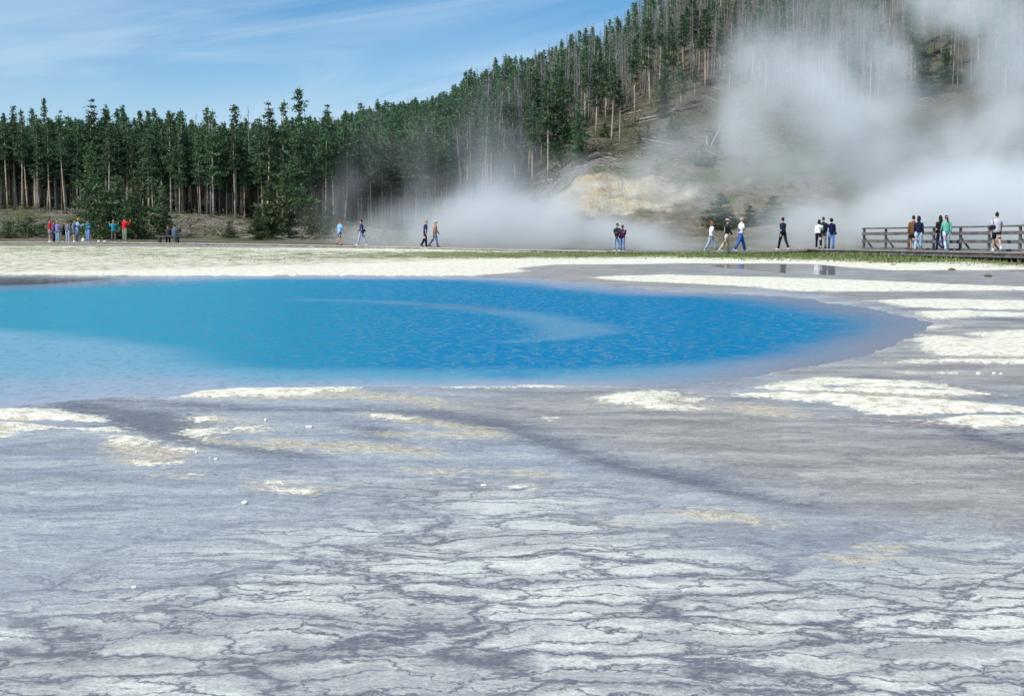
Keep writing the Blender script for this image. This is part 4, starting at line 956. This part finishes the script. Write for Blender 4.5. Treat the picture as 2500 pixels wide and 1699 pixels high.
POSES = dict(
 stand=dict(L=(3,3,6),Rr=(-2,2,6),aL=(4,12,9),aR=(2,12,9)),
 stand2=dict(L=(6,8,7),Rr=(-3,2,5),aL=(10,35,10),aR=(12,50,8)),
 hold=dict(L=(3,3,6),Rr=(-2,2,6),aL=(24,85,6),aR=(26,88,6),lean=5,look=-18),
 camera=dict(L=(3,3,7),Rr=(-1,2,7),aL=(42,128,28),aR=(42,128,28),lean=-2),
 walk=dict(L=(19,4,2),Rr=(-17,14,2),aL=(-20,14,7),aR=(24,26,7),lean=3),
 walk2=dict(L=(-17,14,2),Rr=(19,4,2),aL=(24,26,7),aR=(-20,14,7),lean=3),
 walks=dict(L=(13,4,3),Rr=(-14,26,3),aL=(-12,14,8),aR=(14,24,8),lean=3),
 walks2=dict(L=(-14,26,3),Rr=(13,4,3),aL=(14,24,8),aR=(-12,14,8),lean=3),
 sit=dict(L=(82,86,7),Rr=(80,82,7),aL=(24,52,8),aR=(24,52,8),lean=9,look=-6),
 point=dict(L=(3,3,5),Rr=(-2,2,5),aL=(62,22,22),aR=(6,20,8),lean=10,look=-18),
 bend=dict(L=(3,4,5),Rr=(-4,4,5),aL=(30,70,6),aR=(34,62,12),lean=17,look=-25),
 link=dict(L=(3,3,4),Rr=(-2,2,4),aL=(8,40,34),aR=(4,18,8),lean=1),
 backh=dict(L=(9,4,3),Rr=(-11,18,3),aL=(-18,22,4),aR=(-14,22,4),lean=5,look=-14),
)
PEOPLE_G = 'visitors on the walkway around the pool'
def person(u, Y, vh, vf, head, pose, top, bottom, hair, label, shoes=(.75,.74,.72), hat=None, H=None, z=None, wide=1.0, extras=(), open_=None, side=0, x=None):
    P_ = POSES[pose]; x = at(u, Y)*.9965 if x is None else x; z = deck_z(x, Y)[0] if z is None else z
    H = H or (CAMZ + ray(u, vh)[2]*Y - z + (.02 if not P_.get('lean') else .03)); k = H/1.76
    root = empty('person', (x, Y, z), -R(head)); tag(root, label, 'person', PEOPLE_G); root.scale = (k,k,k)
    lean = R(P_.get('lean', 0)); sd = R(side)
    up = Vector((math.sin(sd), math.sin(lean)*math.cos(sd), math.cos(lean)*math.cos(sd)))
    pel = Vector((0,0,0)); J = {'pelvis': pel}; J['spine'] = pel + up*.16; J['chest'] = pel + up*.33; J['neck'] = pel + up*.49
    for s, nm, key in ((-1,'L','L'),(1,'R','Rr')):
        f, kn, ab = P_[key]; h = pel + Vector((s*.095,0,-.05)); J['hip'+nm] = h; ab *= s
        K = fk(h, f, ab*.5, .43); A_ = fk(K, f-kn, ab*.3, .42); J['knee'+nm] = K; J['ankle'+nm] = A_
        ta = R(-10 if f > 10 and pose != 'sit' else (35 if kn > 12 and pose != 'sit' else 0)); J['toe'+nm] = A_ + Vector((s*.02, .16*math.cos(ta), -.045-.13*math.sin(ta)*(1 if ta > 0 else .5)))
    for s, nm, key in ((-1,'L','aL'),(1,'R','aR')):
        f, el, ab = P_[key]; sh = pel + up*.428 + Vector((s*.168*wide,0,0)); J['sh'+nm] = sh; f += math.degrees(lean)*.3
        E = fk(sh, f, ab*s, .285); Wp = fk(E, f+el, -ab*s*.5 if el > 40 else ab*s*.5, .25); J['elbow'+nm] = E; J['wrist'+nm] = Wp
        d = (Wp-E).normalized(); J['palm'+nm] = Wp + d*.085
        lat = Vector((0,1,0)) if abs(d.y) < .7 else Vector((0,0,1)); lat = (lat - d*lat.dot(d)).normalized(); cu = d.cross(lat)*s
        for q, (o_, L_) in enumerate(((-.032,.062),(-.011,.074),(.011,.078),(.033,.068))):
            a = Wp + d*.088 + lat*o_; J[f'f{q}a{nm}'] = a + d*L_*.5 + cu*.006; J[f'f{q}b{nm}'] = a + d*L_*.85 + cu*.03
        J['th1'+nm] = Wp + d*.035 + lat*.042; J['th2'+nm] = Wp + d*.075 + lat*.062
    lo = min(J['ankleL'].z, J['ankleR'].z, J['toeL'].z+.045, J['toeR'].z+.045)
    shz = Vector((0,0,.075-lo)) if pose != 'sit' else Vector((0,0,.58))
    for n in J: J[n] = J[n] + shz
    rad = {}
    for n in J:
        rad[n] = (.125,.10) if n == 'pelvis' else (.115,.09) if n == 'spine' else (.13,.10) if n == 'chest' else .055 if n == 'neck' else .085 if n.startswith('hip') else .058 if n.startswith('knee') else .040 if n.startswith('ankle') else .034 if n.startswith('toe') \
            else .055 if n.startswith('sh') else .040 if n.startswith('elbow') else .028 if n.startswith('wrist') else (.040,.018) if n.startswith('palm') else .0095
    E_ = [('pelvis','spine'),('spine','chest'),('chest','neck')]
    for nm in 'LR':
        E_ += [('pelvis','hip'+nm),('hip'+nm,'knee'+nm),('knee'+nm,'ankle'+nm),('ankle'+nm,'toe'+nm),('chest','sh'+nm),('sh'+nm,'elbow'+nm),('elbow'+nm,'wrist'+nm),('wrist'+nm,'palm'+nm),('wrist'+nm,'th1'+nm),('th1'+nm,'th2'+nm)]
        for q in range(4): E_ += [('palm'+nm,f'f{q}a{nm}'),(f'f{q}a{nm}',f'f{q}b{nm}')]
    v, f = skin_body(J, rad, E_, H); m = MB(); m.add(v, f, 0)
    # head with face
    look = R(P_.get('look', 0)); hc = J['neck'] + up*.06 + Vector((0, .02+ math.sin(-look)*.05, .115)); Rh = Matrix.Rotation(look, 3, 'X')
    tw = Matrix.Rotation(R(P_.get('turn', 0)), 3, 'Z'); HM = tw @ Rh
    m.tube([J['neck']-up*.02, hc-Vector((0,.0,.06))], [.057,.052], 8)
    hb = MB(); hb.ball((0,0,0), (.077,.096,.120), 14, 10, fn=lambda p: Vector((p.x*(1-.28*max(0,-p.z)), p.y*(1-.12*max(0,-p.z)) + (.10*max(0,-p.z)), p.z)))
    hb.tube([(0,.088,.012),(0,.112,-.022)], [.011,.018], 6)
    for s in (-1,1):
        hb.ball((s*.030,.084,.012), (.013,.010,.008), 6, 4, m=1); hb.ball((s*.078,-.004,-.012), (.012,.022,.032), 6, 4)
    hb.box((0,.092,-.058), (.045,.012,.011), m=2); hb.ball((0,.080,-.095), (.030,.022,.022), 6, 4)
    hv = [HM @ Vector(q) + hc for q in hb.v]; m.add(hv, hb.f, 0); m.m[-len(hb.f):] = hb.m
    body = m.build('body', [M_SKIN, M_EYE, M_LIP], root, smooth=True)
    # hair and headgear
    style, hcol = hair; hm = cloth(HAIRC[hcol], .6); g = MB()
    def capfn(p):
        if p.y > .35 and p.z < .45: p = Vector((p.x*.93, .35+(p.y-.35)*.2, max(p.z,.25 if abs(p.x) < .7 else -.2)))
        if p.z < -.35: p = Vector((p.x*.86, p.y*.95-.05, -.35+(p.z+.35)*.35))
        return p
    if style != 'bald':
        b_ = {'short':1.07,'bob':1.20,'long':1.12,'pony':1.08,'big':1.34,'bun':1.08}[style]
        g.ball((0,-.010,.012), (.079*b_,.098*b_,.120*(b_ if style != 'big' else 1.2)), 12, 8, fn=capfn)
        if style == 'long': g.tube([(0,-.07,.02),(0,-.10,-.10),(0,-.115,-.24),(0,-.12,-.33)], [(.085,.045),(.10,.05),(.095,.04),(.05,.02)], 10, ref=(0,1,0))
        if style == 'bob': g.tube([(0,-.05,.0),(0,-.06,-.09),(0,-.06,-.13)], [(.095,.075),(.10,.07),(.08,.05)], 10, ref=(0,1,0))
        if style == 'pony': g.tube([(0,-.10,.03),(0,-.15,.0),(.02,-.17,-.12),(.05,-.15,-.25)], [(.02,.02),(.035,.03),(.045,.035),(.02,.015)], 8, ref=(0,1,0))
        if style == 'bun': g.ball((0,-.03,.13), (.028,.03,.035), 8, 5)
    else: g.ball((0,-.02,-.02), (.081,.098,.085), 12, 8, fn=lambda p: Vector((p.x,p.y if p.y < .2 else .2,p.z)) )
    g.v = [tuple(HM @ Vector(q) + hc) for q in g.v]; g.build('hair', hm, root, smooth=True)
    if style == 'pony' and hat != 'none':
        s_ = MB(); s_.ball((0,-.115,.03), (.035,.02,.035), 8, 5); s_.v = [tuple(HM @ Vector(q) + hc) for q in s_.v]; s_.build('hair_tie', cloth((.75,.74,.72)), root, smooth=True)
    if hat:
        s_ = MB(); s_.ball((0,-.008,.045), (.088,.108,.092), 14, 8, fn=lambda p: Vector((p.x,p.y,max(p.z,-.05))))
        if hat[0] == 'cap': s_.ball((0,.125,.045), (.062,.075,.012), 10, 4)
        else: s_.ball((0,0,.042), (.15,.165,.014), 14, 4)
        s_.v = [tuple(HM @ Vector(q) + hc) for q in s_.v]; s_.build('cap' if hat[0] == 'cap' else 'hat', cloth(hat[1]), root, smooth=True)
    # upper clothing
    tc, slv, hem = top; m = MB(); w_ = wide
    pz = J['pelvis']; R1 = [(pz - up*hem, (.178*w_+.03*(hem>.12), .128*w_+.02*(hem>.12))), (pz+up*.02, (.172*w_,.126*w_)), (pz+up*.14, (.160*w_,.120*w_)), (pz+up*.28, (.182*w_,.132*w_)), (pz+up*.39, (.190*w_,.128*w_)), (pz+up*.445, (.150*w_,.102)), (pz+up*.485, (.088,.074)), (pz+up*.515, (.062,.062))]
    m.tube([a for a, b in R1], [b for a, b in R1], 16, ref=(0,1,0))
    for nm in 'LR':
        s_, e_, wr = J['sh'+nm], J['elbow'+nm], J['wrist'+nm]; bag = 1.0 if slv != 'baggy' else 1.35
        if slv == 'short': m.tube([s_+Vector((0,0,.02)), s_.lerp(e_,.45), s_.lerp(e_,.85)], [.056*w_,.064,.064], 10)
        elif slv == 'none': pass
        else: m.tube([s_+Vector((0,0,.025)), s_.lerp(e_,.4), e_, e_.lerp(wr,.5), wr], [.056*w_,.061*bag,.055*bag,.052*bag,.040*bag], 10)
    up_name = 'jacket' if open_ else 'shirt'; m.build(up_name, cloth(tc) if not isinstance(tc, bpy.types.Material) else tc, root, smooth=True)
    if open_:
        s_ = MB(); c_ = pz+up*.25; s_.tube([pz-up*(hem-.02), pz+up*.14, pz+up*.30, pz+up*.44], [(.045,.136),(.05,.130),(.055,.142),(.05,.118)], 12, ref=(0,1,0))
        s_.v = [q for q in s_.v]; s_.build('undershirt', cloth(open_), root, smooth=True)
    # lower clothing
    kind, bc = bottom; m = MB()
    pl = [(J['pelvis']-Vector((0,0,.12)), (.150,.112)), (J['pelvis']-Vector((0,0,.03)), (.170,.122)), (J['pelvis']+up*.09, (.158,.118))]
    m.tube([a for a, b in pl], [b for a, b in pl], 14, ref=(0,1,0))
    if kind == 'skirt':
        m = MB(); a = J['pelvis']; m.tube([a-Vector((0,0,.34)), a-Vector((0,0,.15)), a+up*.08], [(.20,.16),(.185,.135),(.155,.115)], 16, ref=(0,1,0))
    else:
        for nm in 'LR':
            h_, k_, a_ = J['hip'+nm], J['knee'+nm], J['ankle'+nm]
            if kind == 'shorts': m.tube([h_+Vector((0,0,.02)), h_.lerp(k_,.35), h_.lerp(k_,.78)], [.100,.098,.096], 12)
            else: 
                b_ = 1.18 if kind == 'loose' else 1.0
                m.tube([h_+Vector((0,0,.03)), h_.lerp(k_,.45), k_, k_.lerp(a_,.5), a_-(a_-k_).normalized()*-.015], [.100,.092*b_,.073*b_,.066*b_,.060*b_], 12)
    m.build({'skirt':'skirt','shorts':'shorts'}.get(kind,'trousers'), cloth(bc), root, smooth=True)
    for nm in 'LR':
        a_, t_ = J['ankle'+nm], J['toe'+nm]; m = MB(); d = (t_-a_); hd = Vector((d.x,d.y,0)).normalized() if Vector((d.x,d.y,0)).length > .01 else Vector((0,1,0))
        m.tube([a_-hd*.065+Vector((0,0,-.038)), a_+hd*.0+Vector((0,0,-.03)), a_.lerp(t_,.6)+Vector((0,0,-.018)), t_+hd*.045+Vector((0,0,-.008))], [(.036,.034),(.046,.050),(.048,.036),(.030,.022)], 10)
        if slv is not None and kind == 'shorts' and sum(shoes) > 1: m.tube([a_-Vector((0,0,.02)), a_+(J['knee'+nm]-a_)*.16], [.048,.046], 8)
        m.build('shoe', cloth(shoes), root, smooth=True)
    for ex in extras: ex(root, J, up, hc)
    return root
def shoulder_bag(col, label, s=1, low=.12, strap_side=-1, size=(.15,.08,.12)):
    def f(root, J, up, hc):
        M_ = Matrix.Translation(root.location) @ Matrix.Rotation(root.rotation_euler.z, 4, 'Z') @ Matrix.Scale(root.scale[0], 4)
        c = J['pelvis'] + Vector((s*.21, -.08, low)); m = MB()
        m.ball(tuple(c), size, 10, 6, fn=lambda p: Vector((max(-.8,min(.8,p.x*1.15)), max(-.8,min(.8,p.y*1.2)), max(-.75,min(.75,p.z*1.2)))))
        a = J['sh'+('L' if strap_side < 0 else 'R')] + Vector((0,0,.055)); 
        m.tube([c+Vector((0,.03,.08)), a.lerp(c,.5)+Vector((0,.15,.03)), a+Vector((0,.03,.01)), a.lerp(c,.5)+Vector((0,-.15,.03)), c+Vector((0,-.03,.08))], [.013]*5, 6)
        m.v = [tuple((M_ @ Vector(q)) - root.location) for q in m.v]
        tag(m.build('shoulder_bag', cloth(col), smooth=True, loc=root.location), label, 'bag')
    return f
def held(col, label, name='camera', size=(.13,.06,.08), face=False, hand='R'):
    def f(root, J, up, hc):
        M_ = Matrix.Translation(root.location) @ Matrix.Rotation(root.rotation_euler.z, 4, 'Z') @ Matrix.Scale(root.scale[0], 4)
        c = hc + Vector((0,.15,0)) if face else (J['palmL']+J['palmR'])/2 + Vector((0,.02,.02)) if hand == 'B' else J['palm'+hand]
        m = MB(); m.box(tuple(c), size)
        if name == 'camera': m.tube([c+Vector((0,.02,0)), c+Vector((0,.09,0))], [.035,.032], 10)
        m.v = [tuple((M_ @ Vector(q)) - root.location) for q in m.v]
        tag(m.build(name, cloth(col), loc=root.location), label, name.replace('_',' '))
    return f
def stripes(cols, scale=26):
    t = new_mat('striped_cloth'); b = t.n('ShaderNodeBsdfPrincipled'); b.inputs['Roughness'].default_value = .85
    s = t.n('ShaderNodeSeparateXYZ'); t.L.new(t.n('ShaderNodeTexCoord').outputs['Object'], s.inputs[0])
    w_ = t.mapr(t.math('SINE', t.math('MULTIPLY', s.outputs[2], scale*6.283)), -.15, .15)
    t.put(b.inputs['Base Color'], t.mix(w_, *cols)); t.L.new(b.outputs[0], t.out.inputs[0]); return t.mat
JEAN = (.11,.19,.36); LJEAN = (.30,.40,.55); NAVY = (.018,.024,.065); BLACK = (.012,.012,.016); WHITE_ = (.74,.73,.71)
# --- the cluster at the left end
LY = 105.8
person(121,LY-.2,535,591,70,'stand',((.46,.02,.03),'long',.10),('shorts',(.20,.27,.42)),('short','brown'),'person in a dark red jacket, denim shorts and white shoes, leftmost of all the visitors')
person(131,LY+.55,540,590,80,'stand',((.14,.06,.17),'long',.08),('trousers',NAVY),('short','dark'),'person in a purple top and navy trousers half hidden behind the dark red jacket',shoes=BLACK)
person(140,LY-.35,540,591,20,'stand2',((.20,.19,.42),'long',.16),('trousers',LJEAN),('short','grey'),'person in a lavender-blue jacket and light jeans, third from the left')
person(155,LY+.3,541,590,110,'bend',((.016,.014,.02),'short',.10),('shorts',BLACK),('short','brown'),'person in black shirt and black shorts leaning forward in the left cluster')
person(165,LY-.3,540,591,15,'stand',((.17,.18,.22),'long',.12),('trousers',LJEAN),('short','brown'),'person in a grey jacket and light jeans seen from behind in the left cluster')
person(180,LY-.4,536,591,60,'hold',((.08,.11,.18),'long',.10),('shorts',(.10,.12,.20)),('short','brown'),'person in dark vest over pale shirt and shorts, beside the yellow cap',open_=(.62,.66,.74))
person(188,LY+.25,535,590,50,'hold',((.26,.44,.66),'long',.10),('trousers',(.16,.24,.42)),('short','brown'),'person in a yellow cap, light blue shirt and jeans',hat=('cap',(.85,.55,.04)),extras=(held((.80,.80,.78),'white leaflet held by the visitor in the yellow cap','leaflet',(.20,.02,.16),hand='B'),))
person(214,LY-.5,535,591,25,'stand2',((.01,.15,.20),'long',.10),('loose',(.17,.26,.48)),('short','dark'),'person in a teal jacket and blue jeans with a grey bag on the shoulder',extras=(shoulder_bag((.16,.18,.25),'grey bag hanging at the side of the visitor in the teal jacket',1,.16),))
person(277,LY-.6,538,590,-8,'camera',((.02,.22,.31),'long',.14),('trousers',(.12,.095,.085)),('short','blond'),'fair-haired person in a teal-blue jacket and brown trousers facing the trees')
person(304,LY-.8,531,590,35,'camera',((.60,.015,.02),'long',.06),('loose',(.20,.22,.16)),('short','dark'),'dark-haired person in a bright red jacket and khaki trousers photographing',extras=(held((.02,.02,.02),'small camera held up by the visitor in the bright red jacket',face=True),))
bzv = deck_z(bx0,by0)[0]
person(410,by0+.08,551,0,-14,'sit',((.035,.035,.05),'long',.10),('trousers',BLACK),('short','red'),'red-haired person in a dark coat seated on the bench, the left one',H=1.66,z=bz-.02,shoes=BLACK)
person(425,by0+.04,547,0,12,'sit',((.09,.13,.18),'long',.12),('trousers',(.03,.04,.08)),('short','brown'),'person in a grey-blue jacket seated on the bench, the right one',H=1.74,z=bz-.02,shoes=BLACK)
# --- walkers in front of the steam
person(829,96.9,538,599,50,'walks',((.22,.44,.72),'short',.20),('shorts',(.03,.025,.04)),('short','red'),'person in a long light blue shirt and black shorts walking alone on the walkway',shoes=(.20,.10,.07))
person(883,96.8,537.5,601,-70,'walk',((.055,.06,.14),'long',.14),('trousers',LJEAN),('short','dark'),'person in a dark blue jacket and light jeans striding left with a hip bag',extras=(shoulder_bag((.05,.05,.08),'dark bag on the hip of the walker in the dark blue jacket',1,.04),))
person(1038,94.4,539,603.5,72,'backh',((.014,.025,.10),'short',.08),('loose',(.016,.020,.055)),('short','blond'),'fair-haired person in navy shirt and navy trousers with hands behind the back',shoes=(.10,.04,.03))
person(1062,94.9,539,603.5,80,'walks2',((.34,.19,.09),'long',.10),('trousers',(.13,.22,.42)),('short','grey'),'person in a tan jacket, white cap and jeans looking down beside the navy-clad walker',shoes=(.10,.04,.03),hat=('cap',(.60,.56,.50)),open_=(.72,.70,.66))
person(1505,86.9,546.5,612,160,'point',((.014,.045,.050),'short',.10),('trousers',LJEAN),('short','brown'),'person in a dark cap and dark green shirt pointing left, left one of the couple',hat=('cap',(.03,.04,.06)))
person(1519,86.6,550,613,205,'bend',((.075,.02,.075),'baggy',.10),('loose',(.18,.27,.46)),('short','dark'),'stout person in a maroon sweater and jeans leaning on the one in the dark cap',wide=1.22,side=-11,hat=('cap',(.03,.03,.04)))
person(1737,78.4,542,613,75,'walk2',((.80,.79,.77),'baggy',.02),('trousers',LJEAN),('bob','red'),'red-haired person with sunglasses in a loose white blouse and light jeans walking right')
person(1774,78.4,535,613,82,'walks',((.012,.013,.02),'long',.06),('loose',(.52,.47,.34)),('short','brown'),'person in a black and white jacket, khaki trousers and pale cap walking right',hat=('cap',(.45,.43,.36)),open_=(.75,.75,.75))
man = person(1809,78.3,531.5,613.5,84,'walk',((.78,.77,.75),'short',.02),('loose',(.045,.12,.38)),('bald','grey'),'big man in blue bib overalls over a white shirt walking right',wide=1.12)
mb = MB(); mb.tube([(0,0,.97),(0,.005,1.12),(0,.01,1.24)], [(.185,.140),(.178,.146),(.12,.152)], 16, ref=(0,1,0)); mb.build('bib', cloth((.045,.12,.38)), man, smooth=True)
person(1912,78.6,532.5,611.5,-28,'walk',((.022,.026,.055),'long',.06),('trousers',(.016,.018,.04)),('short','dark'),'person in navy jacket and navy trousers walking away alone toward the left')
person(1999,78.2,538,607,8,'walks',((.76,.75,.75),'long',.02),('trousers',BLACK),('bob','dark'),'person in white shirt and black trousers with a black bag, left of the three',side=2,shoes=(.6,.6,.6),extras=(shoulder_bag((.012,.012,.02),'black bag hanging behind the visitor in the white shirt',1,.06,-1,(.14,.08,.10)),))
person(2010,79.1,531,606,-15,'stand',((.010,.055,.045),'long',.10),('trousers',(.22,.23,.24)),('short','brown'),'person in a dark green jacket and grey trousers behind the white shirt',shoes=(.02,.02,.03))
person(2030,78.7,535,607,-6,'link',((.012,.013,.055),'baggy',.12),('trousers',(.10,.22,.50)),('big','dark'),'person with big round black hair, navy sweater and blue jeans, right one of the three',shoes=(.05,.08,.2),extras=(shoulder_bag((.012,.03,.035),'dark handbag at the right hip of the visitor with big round black hair',1,-.08,1,(.09,.08,.12)),))
person(2230,66.5,527.5,608,18,'walks',((.14,.075,.035),'baggy',.18),('skirt',BLACK),('short','dark'),'person in a brown sweater and short black skirt with bare legs on the walkway',shoes=(.02,.02,.02))
person(2243,65.8,529,608.5,22,'walks2',((.012,.014,.04),'long',.06),('loose',(.33,.47,.66)),('bob','dark'),'person in a navy sweater and pale blue jeans right of the brown sweater')
person(2296,64.5,528,611,4,'walk',((.010,.010,.014),'long',.06),('trousers',(.02,.03,.10)),('long','dark'),'long-haired person in black top and navy trousers, left of the mint sweater',shoes=BLACK)
person(2311,63.9,527,611.5,4,'walks2',((.13,.40,.31),'long',.06),('trousers',(.46,.58,.70)),('pony','dark'),'person in a mint green sweater and very pale jeans with a ponytail')
person(2434,59.7,519.5,612,6,'walks',(stripes(((.74,.73,.74),(.22,.22,.30))),'short',.12),('shorts',BLACK),('bun','dark'),'person in a striped shirt, black shorts and white shoes nearest the right edge',wide=1.1,extras=(shoulder_bag((.012,.014,.04),'navy bag at the left side of the visitor in the striped shirt',-1,.12,-1),))
# ------------------------------------------------------------------ steam: a real density grid standing over the hot lake behind the walkway
def make_steam():
    lo = Vector((-46, 104, -1.5)); hi = Vector((62, 154, 36)); VOX = .62
    me = bpy.data.meshes.new('steam'); o = bpy.data.objects.new('steam', me); C.objects.link(o)
    tag(o, kind='stuff')
    nt = bpy.data.node_groups.new('steam_density', 'GeometryNodeTree')
    nt.interface.new_socket('Geometry', in_out='INPUT', socket_type='NodeSocketGeometry')
    nt.interface.new_socket('Geometry', in_out='OUTPUT', socket_type='NodeSocketGeometry')
    t = NT(nt); gi = t.n('NodeGroupInput'); go = t.n('NodeGroupOutput')
    vc = t.n('GeometryNodeVolumeCube')
    vc.inputs['Min'].default_value = lo; vc.inputs['Max'].default_value = hi
    for k, e in zip(('Resolution X','Resolution Y','Resolution Z'), hi-lo): vc.inputs[k].default_value = int(e/VOX)
    p = t.n('GeometryNodeInputPosition').outputs[0]
    # drift: shear so the plumes lean to the right as they rise, and curl
    curl = t.vmath('MULTIPLY', t.vmath('SUBTRACT', t.noise(p, .06, 4, .6, out='Color'), (.5,.5,.5)), (13,13,12))
    pw = t.vmath('ADD', p, curl)
    Y0 = 118.
    def blob(u, v, ru, rv, den, Y=Y0, ry=7.5):
        """u, v: where the plume stands, turned into metres at depth Y"""
        d = ray(u, v); k = Y/F
        return ((d[0]*Y, Y, CAMZ+d[2]*Y), (ru*k, ry, rv*k), den)
    blobs = STEAM_BLOBS(blob)
    tot = None
    for c, r, den in blobs:
        d = t.vmath('MULTIPLY', t.vmath('SUBTRACT', pw, c), tuple(1/k for k in r))
        l2 = t.vmath('DOT_PRODUCT', d, d)
        e = t.math('MULTIPLY', t.math('EXPONENT', t.math('MULTIPLY', l2, -1.2)), den)
        tot = e if tot is None else t.math('ADD', tot, e)
    n1 = t.noise(pw, .095, 6, .62); n2 = t.noise(p, .30, 4, .6)
    nn = t.math('ADD', t.math('MULTIPLY', n1, .66), t.math('MULTIPLY', n2, .34))
    k = t.mapr(t.math('ADD', nn, t.math('MULTIPLY', t.math('SUBTRACT', t.math('MINIMUM', tot, .12), .05), .9)), .44, .57)
    tot = t.math('MULTIPLY', tot, t.math('ADD', t.math('MULTIPLY', k, 1.85), .02))
    # fade at the walls of the grid
    s = t.n('ShaderNodeSeparateXYZ'); t.L.new(p, s.inputs[0])
    for a, (l, h, w) in enumerate(((lo.x, hi.x, 6), (lo.y, hi.y, 4), (lo.z, hi.z, 3))):
        if a < 2 or True:
            tot = t.math('MULTIPLY', tot, t.math('MINIMUM', t.mapr(s.outputs[a], l, l+(w if a < 2 else .5)), t.mapr(s.outputs[a], h-w, h, 1, 0)))
    tot = t.math('MULTIPLY', t.math('SUBTRACT', tot, .002), 1.0)
    tot = t.math('MAXIMUM', tot, 0.)
    t.L.new(tot, vc.inputs['Density'])
    sm = t.n('GeometryNodeSetMaterial'); 
    m = bpy.data.materials.new('steam'); m.use_nodes = True; m.node_tree.nodes.clear(); tm = NT(m.node_tree)
    mo = tm.n('ShaderNodeOutputMaterial'); pv = tm.n('ShaderNodeVolumePrincipled')
    pv.inputs['Color'].default_value = (.905,.935,.955,1); pv.inputs['Density'].default_value = 1.0; pv.inputs['Anisotropy'].default_value = .0
    tm.L.new(pv.outputs[0], mo.inputs['Volume'])
    sm.inputs['Material'].default_value = m
    t.L.new(vc.outputs[0], sm.inputs[0]); t.L.new(sm.outputs[0], go.inputs[0])
    md = o.modifiers.new('density', 'NODES'); md.node_group = nt
    me.materials.append(m)
    return o
def STEAM_BLOBS(b):
    L = []
    # low bank over the lake
    for u, v, ru, rv, den in ((860,590,110,60,.035),(1000,575,110,80,.06),(1160,550,150,80,.14),(1330,570,150,60,.13),(1480,590,150,40,.12),(1620,595,120,35,.05),
                              (1800,595,120,25,.04),(1960,570,100,60,.09),(2150,540,160,110,.13),(2350,540,180,110,.15),(2520,520,180,120,.15),(2700,540,200,120,.12)):
        L.append(b(u, v, ru, rv, den))
    # wisps drifting up in front of the trees
    for u, v, ru, rv, den in ((880,420,110,110,.014),(1050,330,150,110,.012),(1180,430,120,90,.024),(1230,260,90,80,.010),(1560,410,100,60,.045),(1660,340,90,60,.035),(1700,470,130,60,.040),(1400,470,90,50,.030),(980,260,120,90,.010),(820,480,90,70,.016)):
        L.append(b(u, v, ru, rv, den))
    # the tall column
    for u, v, ru, rv, den in ((1810,300,80,130,.034),(1850,180,90,70,.026),(1900,420,100,90,.042),(2060,260,110,110,.08),(2120,400,150,110,.08),(2170,130,90,90,.06),(2100,20,70,50,.02),(1760,300,130,130,.034),(1950,200,110,120,.045),(1880,90,80,70,.02),
                              (2400,240,110,120,.05),(2420,80,100,80,.04),(2480,370,160,110,.09),(2300,430,140,80,.08),(2250,-40,220,100,.07),(2560,200,160,160,.07),(2330,20,100,70,.05),(2270,330,70,70,.03)):
        L.append(b(u, v, ru, rv, den, 134., 9.))
    return L
steam = make_steam()

# ------------------------------------------------------------------ render settings
cy = S.cycles
cy.max_bounces = 10; cy.diffuse_bounces = 2; cy.glossy_bounces = 3; cy.transmission_bounces = 2; cy.transparent_max_bounces = 8; cy.volume_bounces = 6
cy.volume_step_rate = 2.0; cy.volume_max_steps = 256; cy.use_adaptive_sampling = True; cy.adaptive_threshold = .02
cy.caustics_reflective = False; cy.caustics_refractive = False; cy.use_denoising = True; cy.sample_clamp_indirect = 6
